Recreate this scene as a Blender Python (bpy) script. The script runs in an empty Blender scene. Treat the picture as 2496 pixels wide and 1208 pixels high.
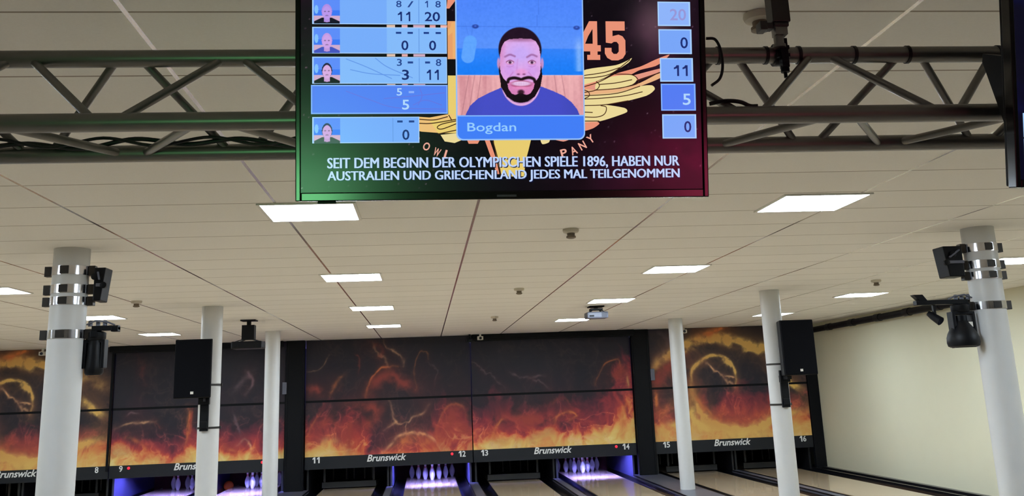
import bpy, bmesh, math
import numpy as np
from mathutils import Vector, Matrix

SC = bpy.context.scene
COL = SC.collection
CZ = 1.83                      # height of the phone above the lane surface

# ------------------------------------------------------------------ camera
cam_d = bpy.data.cameras.new('camera')
cam = bpy.data.objects.new('camera', cam_d)
COL.objects.link(cam)
cam_d.sensor_fit = 'HORIZONTAL'
cam_d.sensor_width = 36.0
cam_d.lens = 2334.93 / 2496.0 * 36.0
cam_d.shift_x = 0.0
cam_d.shift_y = -(604.0 - 380.0) / 2496.0
cam_d.clip_start = 0.05
cam_d.clip_end = 200
R_ = Vector((0.99543, -0.08790, -0.03717)); U_ = Vector((0.01510, -0.23958, 0.97076)); F_ = Vector((0.09424, 0.96689, 0.23716))
mw = Matrix.Identity(4)
for i in range(3):
    mw[i][0] = R_[i]; mw[i][1] = U_[i]; mw[i][2] = -F_[i]
mw[2][3] = CZ
cam.matrix_world = mw
SC.camera = cam

# ------------------------------------------------------------------ world, exposure
SC.view_settings.view_transform = 'Standard'
SC.view_settings.look = 'None'
SC.view_settings.exposure = 0.0
SC.view_settings.gamma = 1.0
SC.view_settings.use_curve_mapping = False
world = bpy.data.worlds.new('world')
SC.world = world
world.use_nodes = True
wb = world.node_tree.nodes['Background']
wb.inputs[0].default_value = (1.0, 0.93, 0.82, 1)
wb.inputs[1].default_value = 0.30

PANEL_STRENGTH = 68.0
SCREEN_STRENGTH = 1.0

def lamp(name, kind, loc, energy, color, size, rot=None):
    d = bpy.data.lights.new(name, kind)
    d.energy = energy; d.color = color
    if kind == 'POINT': d.shadow_soft_size = size
    if kind == 'AREA': d.size = size
    o = bpy.data.objects.new(name, d); COL.objects.link(o); o.location = loc
    if rot: o.rotation_euler = rot
    return o
# assumed coloured spots added out of view behind the camera (they glint on the screens and the truss)
def aimed(src, dst):
    return (Vector(dst) - Vector(src)).to_track_quat('-Z', 'Y').to_euler()
for nm, src, dst, w, c in (('green_party_spot', (-0.80, -2.2, 1.50), (-0.50, 2.2, 2.24), 85, (0.26, 1.0, 0.38)), ('red_party_spot', (2.00, -2.2, 1.55), (0.95, 2.2, 2.30), 24, (1.0, 0.08, 0.22))):
    sp_ = lamp(nm, 'SPOT', src, w, c, 0.3, aimed(src, dst))
    sp_.data.shadow_soft_size = 0.26; sp_.data.spot_size = math.radians(20); sp_.data.spot_blend = 0.9

# ------------------------------------------------------------------ helpers
def lin(c):
    c = np.asarray(c, float) / 255.0
    return np.where(c <= 0.04045, c / 12.92, ((c + 0.055) / 1.055) ** 2.4)

class MB:
    """Collects faces, then links them as one mesh object."""
    def __init__(s, o=(0, 0, 0)):
        s.v = []; s.f = []; s.c = []; s.o = np.array(o, float)
    def add(s, verts, faces, col=None):
        n = len(s.v)
        s.v.extend([tuple(np.asarray(v, float) - s.o) for v in verts])
        for f in faces:
            s.f.append(tuple(i + n for i in f)); s.c.append(col)
    def box(s, x0, x1, y0, y1, z0, z1, col=None):
        v = [(x0, y0, z0), (x1, y0, z0), (x1, y1, z0), (x0, y1, z0), (x0, y0, z1), (x1, y0, z1), (x1, y1, z1), (x0, y1, z1)]
        s.add(v, [(0, 3, 2, 1), (4, 5, 6, 7), (0, 1, 5, 4), (1, 2, 6, 5), (2, 3, 7, 6), (3, 0, 4, 7)], col)
        return s
    def bar(s, a, b, w, h, up=(0, 0, 1)):
        a = Vector(a); b = Vector(b); d = (b - a).normalized(); up = Vector(up)
        sx = d.cross(up).normalized(); sy = sx.cross(d).normalized()
        v = []
        for p in (a, b):
            for i, j in ((-1, -1), (1, -1), (1, 1), (-1, 1)):
                v.append(p + sx * (i * w / 2) + sy * (j * h / 2))
        s.add(v, [(3, 2, 1, 0), (4, 5, 6, 7), (0, 1, 5, 4), (1, 2, 6, 5), (2, 3, 7, 6), (3, 0, 4, 7)])
        return s
    def tube(s, pts, r, n=14, cap=True):
        pts = [Vector(p) for p in pts]
        rs = r if isinstance(r, (list, tuple)) else [r] * len(pts)
        rings = []
        d0 = (pts[1] - pts[0]).normalized()
        ref = Vector((0, 0, 1)) if abs(d0.z) < 0.9 else Vector((1, 0, 0))
        for i, p in enumerate(pts):
            d = ((pts[min(i + 1, len(pts) - 1)] - pts[max(i - 1, 0)])).normalized()
            a = d.cross(ref).normalized(); b = a.cross(d).normalized()
            rings.append([p + (a * math.cos(2 * math.pi * k / n) + b * math.sin(2 * math.pi * k / n)) * rs[i] for k in range(n)])
        v = [q for g in rings for q in g]; f = []
        for i in range(len(pts) - 1):
            for k in range(n):
                f.append((i * n + k, i * n + (k + 1) % n, (i + 1) * n + (k + 1) % n, (i + 1) * n + k))
        if cap:
            f.append(tuple(reversed(range(n)))); f.append(tuple((len(pts) - 1) * n + k for k in range(n)))
        s.add(v, f); return s
    def lathe(s, prof, c, n=24, axis='z'):
        """prof: (radius, height) pairs along the axis through c."""
        v = []; f = []
        for r, h in prof:
            for k in range(n):
                a = 2 * math.pi * k / n; x, y = r * math.cos(a), r * math.sin(a)
                if axis == 'z': v.append((c[0] + x, c[1] + y, c[2] + h))
                elif axis == 'y': v.append((c[0] + x, c[1] + h, c[2] + y))
                else: v.append((c[0] + h, c[1] + x, c[2] + y))
        m = len(prof)
        for i in range(m - 1):
            for k in range(n):
                f.append((i * n + k, i * n + (k + 1) % n, (i + 1) * n + (k + 1) % n, (i + 1) * n + k))
        f.append(tuple(reversed(range(n)))); f.append(tuple((m - 1) * n + k for k in range(n)))
        s.add(v, f); return s
    def ring(s, c, ri, ro, z0, z1, n=32):
        v = []; f = []
        for r, z in ((ri, z0), (ro, z0), (ro, z1), (ri, z1)):
            for k in range(n):
                a = 2 * math.pi * k / n
                v.append((c[0] + r * math.cos(a), c[1] + r * math.sin(a), z))
        for i in range(4):
            for k in range(n):
                f.append((i * n + k, i * n + (k + 1) % n, ((i + 1) % 4) * n + (k + 1) % n, ((i + 1) % 4) * n + k))
        s.add(v, f); return s
    def poly(s, pts, col=None):
        s.add(pts, [tuple(range(len(pts)))], col); return s
    def prism(s, pts, d):
        """closed outline pts (3-D) swept by the vector d"""
        n = len(pts); d = Vector(d)
        v = [Vector(p) for p in pts] + [Vector(p) + d for p in pts]
        s.add(v, [tuple(reversed(range(n))), tuple(range(n, 2 * n))] + [(k, (k + 1) % n, n + (k + 1) % n, n + k) for k in range(n)])
        return s
    def build(s, name, mat, parent=None, smooth=None, bevel=0.0):
        me = bpy.data.meshes.new(name)
        me.from_pydata([tuple(map(float, v)) for v in s.v], [], s.f)
        if any(c is not None for c in s.c):
            ca = me.color_attributes.new('Col', 'FLOAT_COLOR', 'CORNER')
            buf = []
            for f, c in zip(s.f, s.c):
                l = list(lin(c if c is not None else (0, 0, 0))) + [1.0]
                buf.extend(l * len(f))
            ca.data.foreach_set('color', buf)
        else:
            bm = bmesh.new(); bm.from_mesh(me)
            bmesh.ops.recalc_face_normals(bm, faces=bm.faces)
            if bevel > 0:
                bmesh.ops.bevel(bm, geom=[e for e in bm.edges if e.calc_face_angle(0) > 0.6], offset=bevel, segments=2, affect='EDGES', profile=0.6)
            bm.to_mesh(me); bm.free()
        if smooth:
            me.polygons.foreach_set('use_smooth', [True] * len(me.polygons))
            me.set_sharp_from_angle(angle=math.radians(smooth))
        me.materials.append(mat)
        o = bpy.data.objects.new(name, me); COL.objects.link(o)
        if parent is not None: o.parent = parent
        else: o.location = tuple(s.o)
        return o

def tag(o, label, cat, group=None, kind=None):
    if label: o['label'] = label
    if cat: o['category'] = cat
    if group: o['group'] = group
    if kind: o['kind'] = kind
    return o

def thing(name, label, cat, loc=(0, 0, 0), group=None):
    o = bpy.data.objects.new(name, None); COL.objects.link(o); o.location = loc
    o.empty_display_size = 0.1
    return tag(o, label, cat, group)

def struct(name, mb, mat, parent=None, **k):
    o = mb.build(name, mat, parent, **k); o['kind'] = 'structure'; return o

def dup(root, loc, label=None, group=None):
    r = root.copy(); COL.objects.link(r); r.location = loc
    if label: r['label'] = label
    if group: r['group'] = group
    for ch in list(root.children):
        c = ch.copy(); COL.objects.link(c); c.parent = r
        for g in list(ch.children):
            d = g.copy(); COL.objects.link(d); d.parent = c
    return r

# ------------------------------------------------------------------ materials
def newmat(name):
    m = bpy.data.materials.new(name); m.use_nodes = True
    return m, m.node_tree.nodes, m.node_tree.links, m.node_tree.nodes['Principled BSDF']

def mat(name, col, rough=0.5, metal=0.0, spec=0.5, var=0.06, scale=40.0, bump=0.0, coat=0.0):
    """plain paint / metal / plastic with a little procedural unevenness"""
    m, N, L, b = newmat(name)
    c = lin(col)
    tc = N.new('ShaderNodeTexCoord'); nz = N.new('ShaderNodeTexNoise')
    nz.inputs['Scale'].default_value = scale; nz.inputs['Detail'].default_value = 3
    L.new(tc.outputs['Object'], nz.inputs['Vector'])
    mx = N.new('ShaderNodeMix'); mx.data_type = 'RGBA'
    mx.inputs[6].default_value = (*(c * (1 - var)), 1); mx.inputs[7].default_value = (*np.minimum(c * (1 + var), 1), 1)
    L.new(nz.outputs[0], mx.inputs[0]); L.new(mx.outputs[2], b.inputs['Base Color'])
    b.inputs['Roughness'].default_value = rough; b.inputs['Metallic'].default_value = metal
    b.inputs['Specular IOR Level'].default_value = spec
    if coat: b.inputs['Coat Weight'].default_value = coat; b.inputs['Coat Roughness'].default_value = 0.08
    if bump:
        bp = N.new('ShaderNodeBump'); bp.inputs['Strength'].default_value = bump; bp.inputs['Distance'].default_value = 0.002
        L.new(nz.outputs[0], bp.inputs['Height']); L.new(bp.outputs[0], b.inputs['Normal'])
    return m

def emit(name, col, strength, rough=0.4):
    m, N, L, b = newmat(name)
    c = lin(col)
    b.inputs['Base Color'].default_value = (*c, 1); b.inputs['Roughness'].default_value = rough
    nz = N.new('ShaderNodeTexNoise'); nz.inputs['Scale'].default_value = 6
    mr = N.new('ShaderNodeMapRange'); mr.inputs[3].default_value = strength * 0.97; mr.inputs[4].default_value = strength * 1.03
    L.new(nz.outputs[0], mr.inputs[0]); L.new(mr.outputs[0], b.inputs['Emission Strength'])
    b.inputs['Emission Color'].default_value = (*c, 1)
    return m

def math_(N, L, op, a, b_=None, c=None):
    n = N.new('ShaderNodeMath'); n.operation = op
    for i, x in enumerate((a, b_, c)):
        if x is None: continue
        if isinstance(x, (int, float)): n.inputs[i].default_value = x
        else: L.new(x, n.inputs[i])
    return n.outputs[0]

def near_line(N, L, coord, off, period, half, soft):
    """1 on the grid lines of the coordinate, 0 between them"""
    d = math_(N, L, 'PINGPONG', math_(N, L, 'SUBTRACT', coord, off), period / 2.0)
    r = N.new('ShaderNodeMapRange'); r.inputs[1].default_value = half - soft; r.inputs[2].default_value = half + soft
    r.inputs[3].default_value = 1; r.inputs[4].default_value = 0
    L.new(d, r.inputs[0]); return r.outputs[0]

def mixc(N, L, fac, a, b_):
    mx = N.new('ShaderNodeMix'); mx.data_type = 'RGBA'
    if isinstance(fac, float): mx.inputs[0].default_value = fac
    else: L.new(fac, mx.inputs[0])
    for i, x in ((6, a), (7, b_)):
        if isinstance(x, tuple): mx.inputs[i].default_value = (*x, 1)
        else: L.new(x, mx.inputs[i])
    return mx.outputs[2]

def ceiling_mat():
    m, N, L, b = newmat('ceiling_tile')
    tc = N.new('ShaderNodeTexCoord'); sp = N.new('ShaderNodeSeparateXYZ'); L.new(tc.outputs['Object'], sp.inputs[0])
    nz = N.new('ShaderNodeTexNoise'); nz.inputs['Scale'].default_value = 120; nz.inputs['Detail'].default_value = 4
    L.new(tc.outputs['Object'], nz.inputs['Vector'])
    tile = mixc(N, L, nz.outputs[0], tuple(lin((238, 234, 226))), tuple(lin((246, 243, 236))))
    # each tile a touch different
    wn = N.new('ShaderNodeTexWhiteNoise'); wn.noise_dimensions = '2D'
    fx = math_(N, L, 'FLOOR', math_(N, L, 'DIVIDE', math_(N, L, 'SUBTRACT', sp.outputs[0], -0.8887), 1.2416))
    fy = math_(N, L, 'FLOOR', math_(N, L, 'DIVIDE', math_(N, L, 'SUBTRACT', sp.outputs[1], 5.2165), 0.6017))
    cb = N.new('ShaderNodeCombineXYZ'); L.new(fx, cb.inputs[0]); L.new(fy, cb.inputs[1]); L.new(cb.outputs[0], wn.inputs['Vector'])
    dk = N.new('ShaderNodeMix'); dk.data_type = 'RGBA'; dk.blend_type = 'MULTIPLY'; dk.inputs[0].default_value = 1.0
    mr = N.new('ShaderNodeMapRange'); mr.inputs[3].default_value = 0.965; mr.inputs[4].default_value = 1.0
    L.new(wn.outputs[0], mr.inputs[0]); L.new(tile, dk.inputs[6]); L.new(mr.outputs[0], dk.inputs[7])
    cross = near_line(N, L, sp.outputs[1], 5.2165, 0.6017, 0.0055, 0.002)
    runner = near_line(N, L, sp.outputs[0], -0.8887, 1.2416, 0.0095, 0.0015)
    c1 = mixc(N, L, cross, dk.outputs[2], tuple(lin((150, 138, 122))))
    c2 = mixc(N, L, runner, c1, tuple(lin((226, 218, 214))))
    L.new(c2, b.inputs['Base Color'])
    L.new(runner, b.inputs['Metallic'])
    rg = N.new('ShaderNodeMapRange'); rg.inputs[3].default_value = 0.75; rg.inputs[4].default_value = 0.22
    L.new(runner, rg.inputs[0]); L.new(rg.outputs[0], b.inputs['Roughness'])
    b.inputs['Specular IOR Level'].default_value = 0.25
    bp = N.new('ShaderNodeBump'); bp.inputs['Strength'].default_value = 0.15; bp.inputs['Distance'].default_value = 0.001
    L.new(nz.outputs[0], bp.inputs['Height']); L.new(bp.outputs[0], b.inputs['Normal'])
    return m

def wood_mat(name, ca, cb_, rough):
    m, N, L, b = newmat(name)
    tc = N.new('ShaderNodeTexCoord'); sp = N.new('ShaderNodeSeparateXYZ'); L.new(tc.outputs['Object'], sp.inputs[0])
    wn = N.new('ShaderNodeTexWhiteNoise'); wn.noise_dimensions = '1D'
    L.new(math_(N, L, 'FLOOR', math_(N, L, 'DIVIDE', sp.outputs[0], 0.0274)), wn.inputs['W'])
    mp = N.new('ShaderNodeMapping'); mp.inputs['Scale'].default_value = (60, 2.0, 60); L.new(tc.outputs['Object'], mp.inputs[0])
    nz = N.new('ShaderNodeTexNoise'); nz.inputs['Scale'].default_value = 1.0; nz.inputs['Detail'].default_value = 5
    L.new(mp.outputs[0], nz.inputs['Vector'])
    f = math_(N, L, 'MULTIPLY_ADD', wn.outputs[0], 0.5, math_(N, L, 'MULTIPLY', nz.outputs[0], 0.5))
    L.new(mixc(N, L, f, tuple(lin(ca)), tuple(lin(cb_))), b.inputs['Base Color'])
    b.inputs['Roughness'].default_value = rough
    b.inputs['Coat Weight'].default_value = 0.6; b.inputs['Coat Roughness'].default_value = 0.035
    return m

def attr_mat(name, emission, rough, gain=1.0, spec=0.5):
    """colour read from the mesh's own colour attribute (a printed or displayed picture)"""
    m, N, L, b = newmat(name)
    at = N.new('ShaderNodeAttribute'); at.attribute_name = 'Col'
    b.inputs['Roughness'].default_value = rough; b.inputs['Specular IOR Level'].default_value = spec
    if emission:
        b.inputs['Base Color'].default_value = (0.004, 0.004, 0.005, 1)
        L.new(at.outputs[0], b.inputs['Emission Color']); b.inputs['Emission Strength'].default_value = emission
    else:
        g = N.new('ShaderNodeMix'); g.data_type = 'RGBA'; g.blend_type = 'MULTIPLY'; g.inputs[0].default_value = 1.0
        g.inputs[7].default_value = (gain, gain, gain, 1)
        L.new(at.outputs[0], g.inputs[6]); L.new(g.outputs[2], b.inputs['Base Color'])
    return m

M = dict(
    ceiling=ceiling_mat(),
    cream=mat('cream_wall_paint', (219, 215, 188), 0.6, var=0.02, scale=3),
    dark_wall=mat('dark_wall_paint', (26, 26, 30), 0.8, var=0.1, scale=4),
    grey_wall=mat('grey_wall_paint', (190, 184, 172), 0.8, var=0.04, scale=3),
    column=mat('white_column_paint', (205, 205, 203), 0.42, var=0.03, scale=8, bump=0.1),
    alu=mat('aluminium_tube', (124, 121, 117), 0.36, metal=0.85, var=0.08, scale=18),
    steel=mat('bright_steel_band', (205, 205, 210), 0.16, metal=1.0, var=0.05),
    dark_steel=mat('dark_clamp_steel', (62, 60, 58), 0.4, metal=0.7, var=0.1),
    black=mat('black_plastic', (5, 6, 10), 0.48, spec=0.22, var=0.15),
    black_matt=mat('black_matt_paint', (5, 6, 11), 0.6, spec=0.2, var=0.15, scale=15),
    grille=mat('black_speaker_grille', (2, 3, 9), 0.7, spec=0.12, var=0.3, scale=400, bump=0.3),
    bezel=mat('glossy_black_bezel', (6, 6, 8), 0.18, var=0.1),
    white=mat('white_plastic', (225, 222, 214), 0.45, var=0.03),
    offwhite=mat('offwhite_detector_plastic', (196, 188, 172), 0.5, var=0.03),
    brown=mat('shaded_detector_plastic', (112, 98, 80), 0.5, var=0.05),
    grey=mat('grey_plastic', (96, 99, 112), 0.45, var=0.08),
    mid=mat('charcoal_strip_paint', (27, 30, 35), 0.5, spec=0.3, var=0.12, scale=10),
    lettering=mat('white_lettering', (236, 236, 232), 0.5, var=0.02),
    gutter=mat('black_gutter_plastic', (20, 20, 24), 0.28, var=0.15, scale=6),
    capping=mat('grey_capping_laminate', (92, 94, 104), 0.30, var=0.06, scale=6),
    lane=wood_mat('maple_lane_boards', (213, 191, 160), (197, 172, 137), 0.24),
    approach=wood_mat('pale_approach_boards', (216, 206, 192), (204, 192, 176), 0.3),
    pit=mat('black_pit_lining', (10, 10, 14), 0.8, var=0.2, scale=8),
    kick=mat('blue_grey_kickback_laminate', (56, 58, 92), 0.45, var=0.08, scale=8),  # lit copy of the kickback laminate, for the violet decks
    kick_dark=mat('black_kickback_laminate', (13, 13, 16), 0.5, var=0.1, scale=8),  # darker copy of the same laminate, shade of unlit decks put into it
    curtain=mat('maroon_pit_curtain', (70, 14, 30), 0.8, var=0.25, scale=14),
    pin=mat('white_pin_coating', (236, 236, 240), 0.18, var=0.01, coat=0.5),
    pin_red=mat('red_pin_stripe', (170, 24, 30), 0.25, var=0.02),
    ball=mat('orange_ball_resin', (235, 110, 40), 0.12, var=0.10, scale=12, coat=0.6),
    glow=emit('led_diffuser_glow', (224, 240, 255), PANEL_STRENGTH),
    uv=emit('violet_deck_tube', (136, 134, 255), 950.0),
    red_led=emit('red_lane_led', (235, 40, 60), 1.0),
    art=attr_mat('flame_print', 0, 0.5, gain=1.22, spec=0.25),
    screen=attr_mat('screen_picture', SCREEN_STRENGTH, 0.25, spec=0.5),
    cable=mat('black_cable_rubber', (6, 6, 7), 0.5, var=0.1),
    lens=mat('dark_lens_glass', (30, 32, 44), 0.08, var=0.1),
)

# ------------------------------------------------------------------ noise for the printed art
def vnoise(x, y, seed):
    rng = np.random.RandomState(seed); T = rng.rand(256, 256)
    xi = np.floor(x).astype(int); yi = np.floor(y).astype(int)
    fx = x - xi; fy = y - yi
    fx = fx * fx * fx * (fx * (fx * 6 - 15) + 10); fy = fy * fy * fy * (fy * (fy * 6 - 15) + 10)
    a = T[yi % 256, xi % 256]; b = T[yi % 256, (xi + 1) % 256]; c = T[(yi + 1) % 256, xi % 256]; d = T[(yi + 1) % 256, (xi + 1) % 256]
    return (a * (1 - fx) + b * fx) * (1 - fy) + (c * (1 - fx) + d * fx) * fy
def fbm(x, y, seed, o=5):
    s = 0; a = 0.5; n = 0
    for k in range(o):
        s = s + a * vnoise(x * 2 ** k + 17.3 * k, y * 2 ** k + 9.1 * k, seed + k); n += a; a *= 0.5
    return s / n
def ramp(t, stops):
    t = np.clip(t, 0, 1); P = [s[0] for s in stops]
    return np.stack([np.interp(t, P, [s[1][k] for s in stops]) for k in range(3)], -1)
def seg_dist(X, Y, pts):
    """distance to a polyline and the parameter along it"""
    D = np.full(X.shape, 1e9); T = np.zeros(X.shape); n = len(pts) - 1
    for i in range(n):
        (ax, ay), (bx, by) = pts[i], pts[i + 1]
        dx, dy = bx - ax, by - ay
        t = np.clip(((X - ax) * dx + (Y - ay) * dy) / (dx * dx + dy * dy + 1e-9), 0, 1)
        d = np.hypot(X - ax - t * dx, Y - ay - t * dy)
        m = d < D; D = np.where(m, d, D); T = np.where(m, (i + t) / n, T)
    return D, T
def smooth_line(pts, k=8):
    """Catmull-Rom through the points"""
    P = [np.array(p, float) for p in pts]; P = [2 * P[0] - P[1]] + P + [2 * P[-1] - P[-2]]
    out = []
    for i in range(1, len(P) - 2):
        for j in range(k):
            t = j / k; a, b, c, d = P[i - 1:i + 3]
            out.append(tuple(0.5 * (2 * b + (c - a) * t + (2 * a - 5 * b + 4 * c - d) * t * t + (3 * b - a - 3 * c + d) * t ** 3)))
    out.append(tuple(P[-2])); return out
def inside(X, Y, pts):
    r = np.zeros(X.shape, bool); n = len(pts)
    for i in range(n):
        (x0, y0), (x1, y1) = pts[i], pts[(i + 1) % n]
        c = ((y0 > Y) != (y1 > Y)) & (X < (x1 - x0) * (Y - y0) / (y1 - y0 + 1e-12) + x0)
        r ^= c
    return r

def grid_obj(name, P, rgb, material, parent, origin=(0, 0, 0)):
    """P: (ny,nx,3) points; rgb: (ny,nx,3) in 0..255"""
    ny, nx = P.shape[:2]
    me = bpy.data.meshes.new(name)
    co = (P - np.array(origin)).reshape(-1, 3)
    idx = np.arange(ny * nx).reshape(ny, nx)
    q = np.stack([idx[:-1, :-1], idx[:-1, 1:], idx[1:, 1:], idx[1:, :-1]], -1).reshape(-1, 4)
    me.vertices.add(len(co)); me.vertices.foreach_set('co', co.astype(np.float32).ravel())
    me.loops.add(q.size); me.loops.foreach_set('vertex_index', q.astype(np.int32).ravel())
    me.polygons.add(len(q)); me.polygons.foreach_set('loop_start', (np.arange(len(q)) * 4).astype(np.int32))
    me.update(calc_edges=True); me.validate()
    ca = me.color_attributes.new('Col', 'FLOAT_COLOR', 'POINT')
    c4 = np.ones((ny * nx, 4), np.float32); c4[:, :3] = lin(np.clip(rgb, 0, 255)).reshape(-1, 3)
    ca.data.foreach_set('color', c4.ravel())
    me.materials.append(material)
    o = bpy.data.objects.new(name, me); COL.objects.link(o)
    if parent is not None: o.parent = parent
    return o

def text_faces(s, bold=0.0, shear=0.0):
    """outline faces of a line of writing, normalised to the unit box"""
    cu = bpy.data.curves.new('lettering', 'FONT'); cu.body = s; cu.size = 1.0; cu.offset = bold; cu.shear = shear
    cu.resolution_u = 3
    ob = bpy.data.objects.new('lettering', cu); COL.objects.link(ob)
    dg = bpy.context.evaluated_depsgraph_get(); dg.update()
    me = bpy.data.meshes.new_from_object(ob.evaluated_get(dg))
    V = np.array([v.co[:2] for v in me.vertices]); Fc = [tuple(p.vertices) for p in me.polygons]
    bpy.data.objects.remove(ob); bpy.data.curves.remove(cu); bpy.data.meshes.remove(me)
    lo = V.min(0); hi = V.max(0)
    return (V - lo) / (hi - lo), Fc, (hi - lo)[0] / (hi - lo)[1]

def letter_on_wall(mb, s, x0, x1, y, z0, z1, bold=0.0, shear=0.0):
    V, Fc, _ = text_faces(s, bold, shear)
    mb.add([(x0 + v[0] * (x1 - x0), y, z0 + v[1] * (z1 - z0)) for v in V], Fc)

# ================================================================== THE ROOM
CE = 2.987                     # ceiling height
XR, XL, YN, YF = 8.40, -10.3, -6.5, 23.75
b = MB(); b.box(XL, XR, YN, YF, CE, CE + 0.12); struct('ceiling', b, M['ceiling'])
b = MB(); b.box(XL, XR, 3.0, YF, -0.30, -0.16); struct('floor_under_lanes', b, M['pit'])
b = MB(); b.box(XL, XR, YN, 3.0, -0.30, 0.0); struct('floor', b, M['approach'])
b = MB(); b.box(XR, XR + 0.12, YN, YF, -0.30, CE + 0.12); struct('wall_right', b, M['cream'])
b = MB(); b.box(XL - 0.12, XL, YN, YF, -0.30, CE + 0.12); struct('wall_left', b, M['cream'])
b = MB(); b.box(XL, XR, YF, YF + 0.12, -0.30, CE + 0.12); struct('wall_far', b, M['dark_wall'])
b = MB(); b.box(XL, XR, YN - 0.12, YN, -0.30, CE + 0.12); struct('wall_near', b, M['grey_wall'])

# ------------------------------------------------------------------ LED panels in the ceiling
LIGHTS = [(-0.705, 6.13, 'square ceiling panel light half hidden under the lower left corner of the hanging scoreboard television'),
          (2.620, 6.16, 'square ceiling panel light to the right of the hanging television, largest of the right row'),
          (-0.705, 9.69, 'square ceiling panel light, second from the television in the left centre row'),
          (2.600, 9.72, 'square ceiling panel light, second in the row right of the television'),
          (-0.695, 13.25, 'square ceiling panel light, third from the television in the left centre row'),
          (2.585, 13.19, 'square ceiling panel light just in front of the grey projector'),
          (-0.685, 16.83, 'square ceiling panel light nearest the flame wall in the left centre row'),
          (2.590, 16.75, 'square ceiling panel light just behind the grey projector, nearest the flame wall'),
          (6.32, 9.78, 'square ceiling panel light showing to the right of the banded right column'),
          (6.31, 13.46, 'square ceiling panel light alone between the right column and the speaker column'),
          (6.27, 17.0, 'square ceiling panel light partly hidden by the column with the right speaker'),
          (-4.30, 10.02, 'square ceiling panel light just cut off by the left edge of the photo'),
          (-4.36, 13.46, 'square ceiling panel light beside the moving head on the left column'),
          (-4.50, 17.12, 'square ceiling panel light above the left black speaker')]
def panel_light(x, y, label):
    t = thing('ceiling_light', label, 'ceiling light', (x, y, CE), 'square panel lights in the ceiling')
    h = 0.300
    b = MB((x, y, CE))
    for x0, x1, y0, y1 in ((-h, h, -h, -h + .02), (-h, h, h - .02, h), (-h, -h + .02, -h + .02, h - .02), (h - .02, h, -h + .02, h - .02)):
        b.box(x + x0, x + x1, y + y0, y + y1, CE - 0.010, CE)
    b.build('frame', M['white'], t)
    b = MB((x, y, CE)); b.box(x - h + .02, x + h - .02, y - h + .02, y + h - .02, CE - 0.006, CE - 0.001); b.build('diffuser', M['glow'], t)
    return t
first_light = None
for x, y, l in LIGHTS:
    if first_light is None: first_light = panel_light(x, y, l)
    else: dup(first_light, (x, y, CE), l)
for x, y, l in ((6.32, 6.16, 'out of frame to the right of the banded right column'), (-4.30, 6.13, 'out of frame above the banded left column'), (-8.0, 6.13, 'out of frame at far left, nearest the bowlers'),
                (-8.0, 9.7, 'out of frame at far left, second from the bowlers'), (-8.0, 13.4, 'out of frame at far left, third from the bowlers'), (-8.0, 17.0, 'out of frame at far left, nearest the flame wall')):
    dup(first_light, (x, y, CE), 'square ceiling panel light ' + l)  # assumed panels beyond the view, added to light the room

# ------------------------------------------------------------------ smoke detectors
def detector(x, y, label, s=1.0):
    t = thing('smoke_detector', label, 'smoke detector', (x, y, CE), 'smoke detectors on the ceiling')
    b = MB((x, y, CE)); b.lathe([(0.060 * s, 0.0), (0.062 * s, -0.012 * s), (0.056 * s, -0.026 * s), (0.030 * s, -0.032 * s)], (x, y, CE - 0.001), 28)
    b.build('base', M['offwhite'], t, smooth=40)
    b = MB((x, y, CE)); b.lathe([(0.030 * s, -0.030 * s), (0.028 * s, -0.050 * s), (0.036 * s, -0.054 * s), (0.036 * s, -0.066 * s), (0.022 * s, -0.072 * s)], (x, y, CE - 0.001), 24)
    b.build('sensor_head', M['brown'], t, smooth=40)
    return t
detector(1.107, 7.04, 'small round smoke detector right below the hanging television, the larger one on the centre line')
detector(1.116, 11.22, 'small smoke detector in the middle of the ceiling between the two rows of panel lights')
detector(1.13, 15.5, 'tiny smoke detector on the centre line close to the flame wall')
detector(-3.285, 11.43, 'small smoke detector on the ceiling right of the left column with two fixtures')
detector(5.58, 11.44, 'small smoke detector above the lone panel light on the right')
detector(1.10, 2.83, 'pale round smoke detector behind the truss hanger, right of the television', 0.85)

# ------------------------------------------------------------------ columns
CX1, CX2, CR = -2.6355, 4.5623, 0.1287
CY = (7.4656, 12.4106, 17.3556)
CAP = 0.035
col_labels = {(0, 0): 'thick white round column at the left with four steel bands and a moving head light',
              (0, 1): 'white round column behind the left black speaker',
              (0, 2): 'plain white round column beside the black post, right of the left speaker',
              (1, 0): 'white round leaning column at the right edge carrying black light fixtures',
              (1, 1): 'white round column carrying the right black speaker',
              (1, 2): 'plain white round column standing on the lane divider left of the right speaker'}
COLS = {}
for (i, j), l in col_labels.items():
    x, y = (CX1, CX2)[i], CY[j]
    b = MB((x, y, CAP)); b.lathe([(CR, 0), (CR, 0.6), (CR, 1.2), (CR, 1.8), (CR, 2.4), (CR, CE - CAP)], (x, y, CAP), 48)
    o = b.build('support_column', M['column'], None, smooth=30); COLS[(i, j)] = o
    tag(o, l, 'column', 'white round support columns', 'thing')

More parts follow.
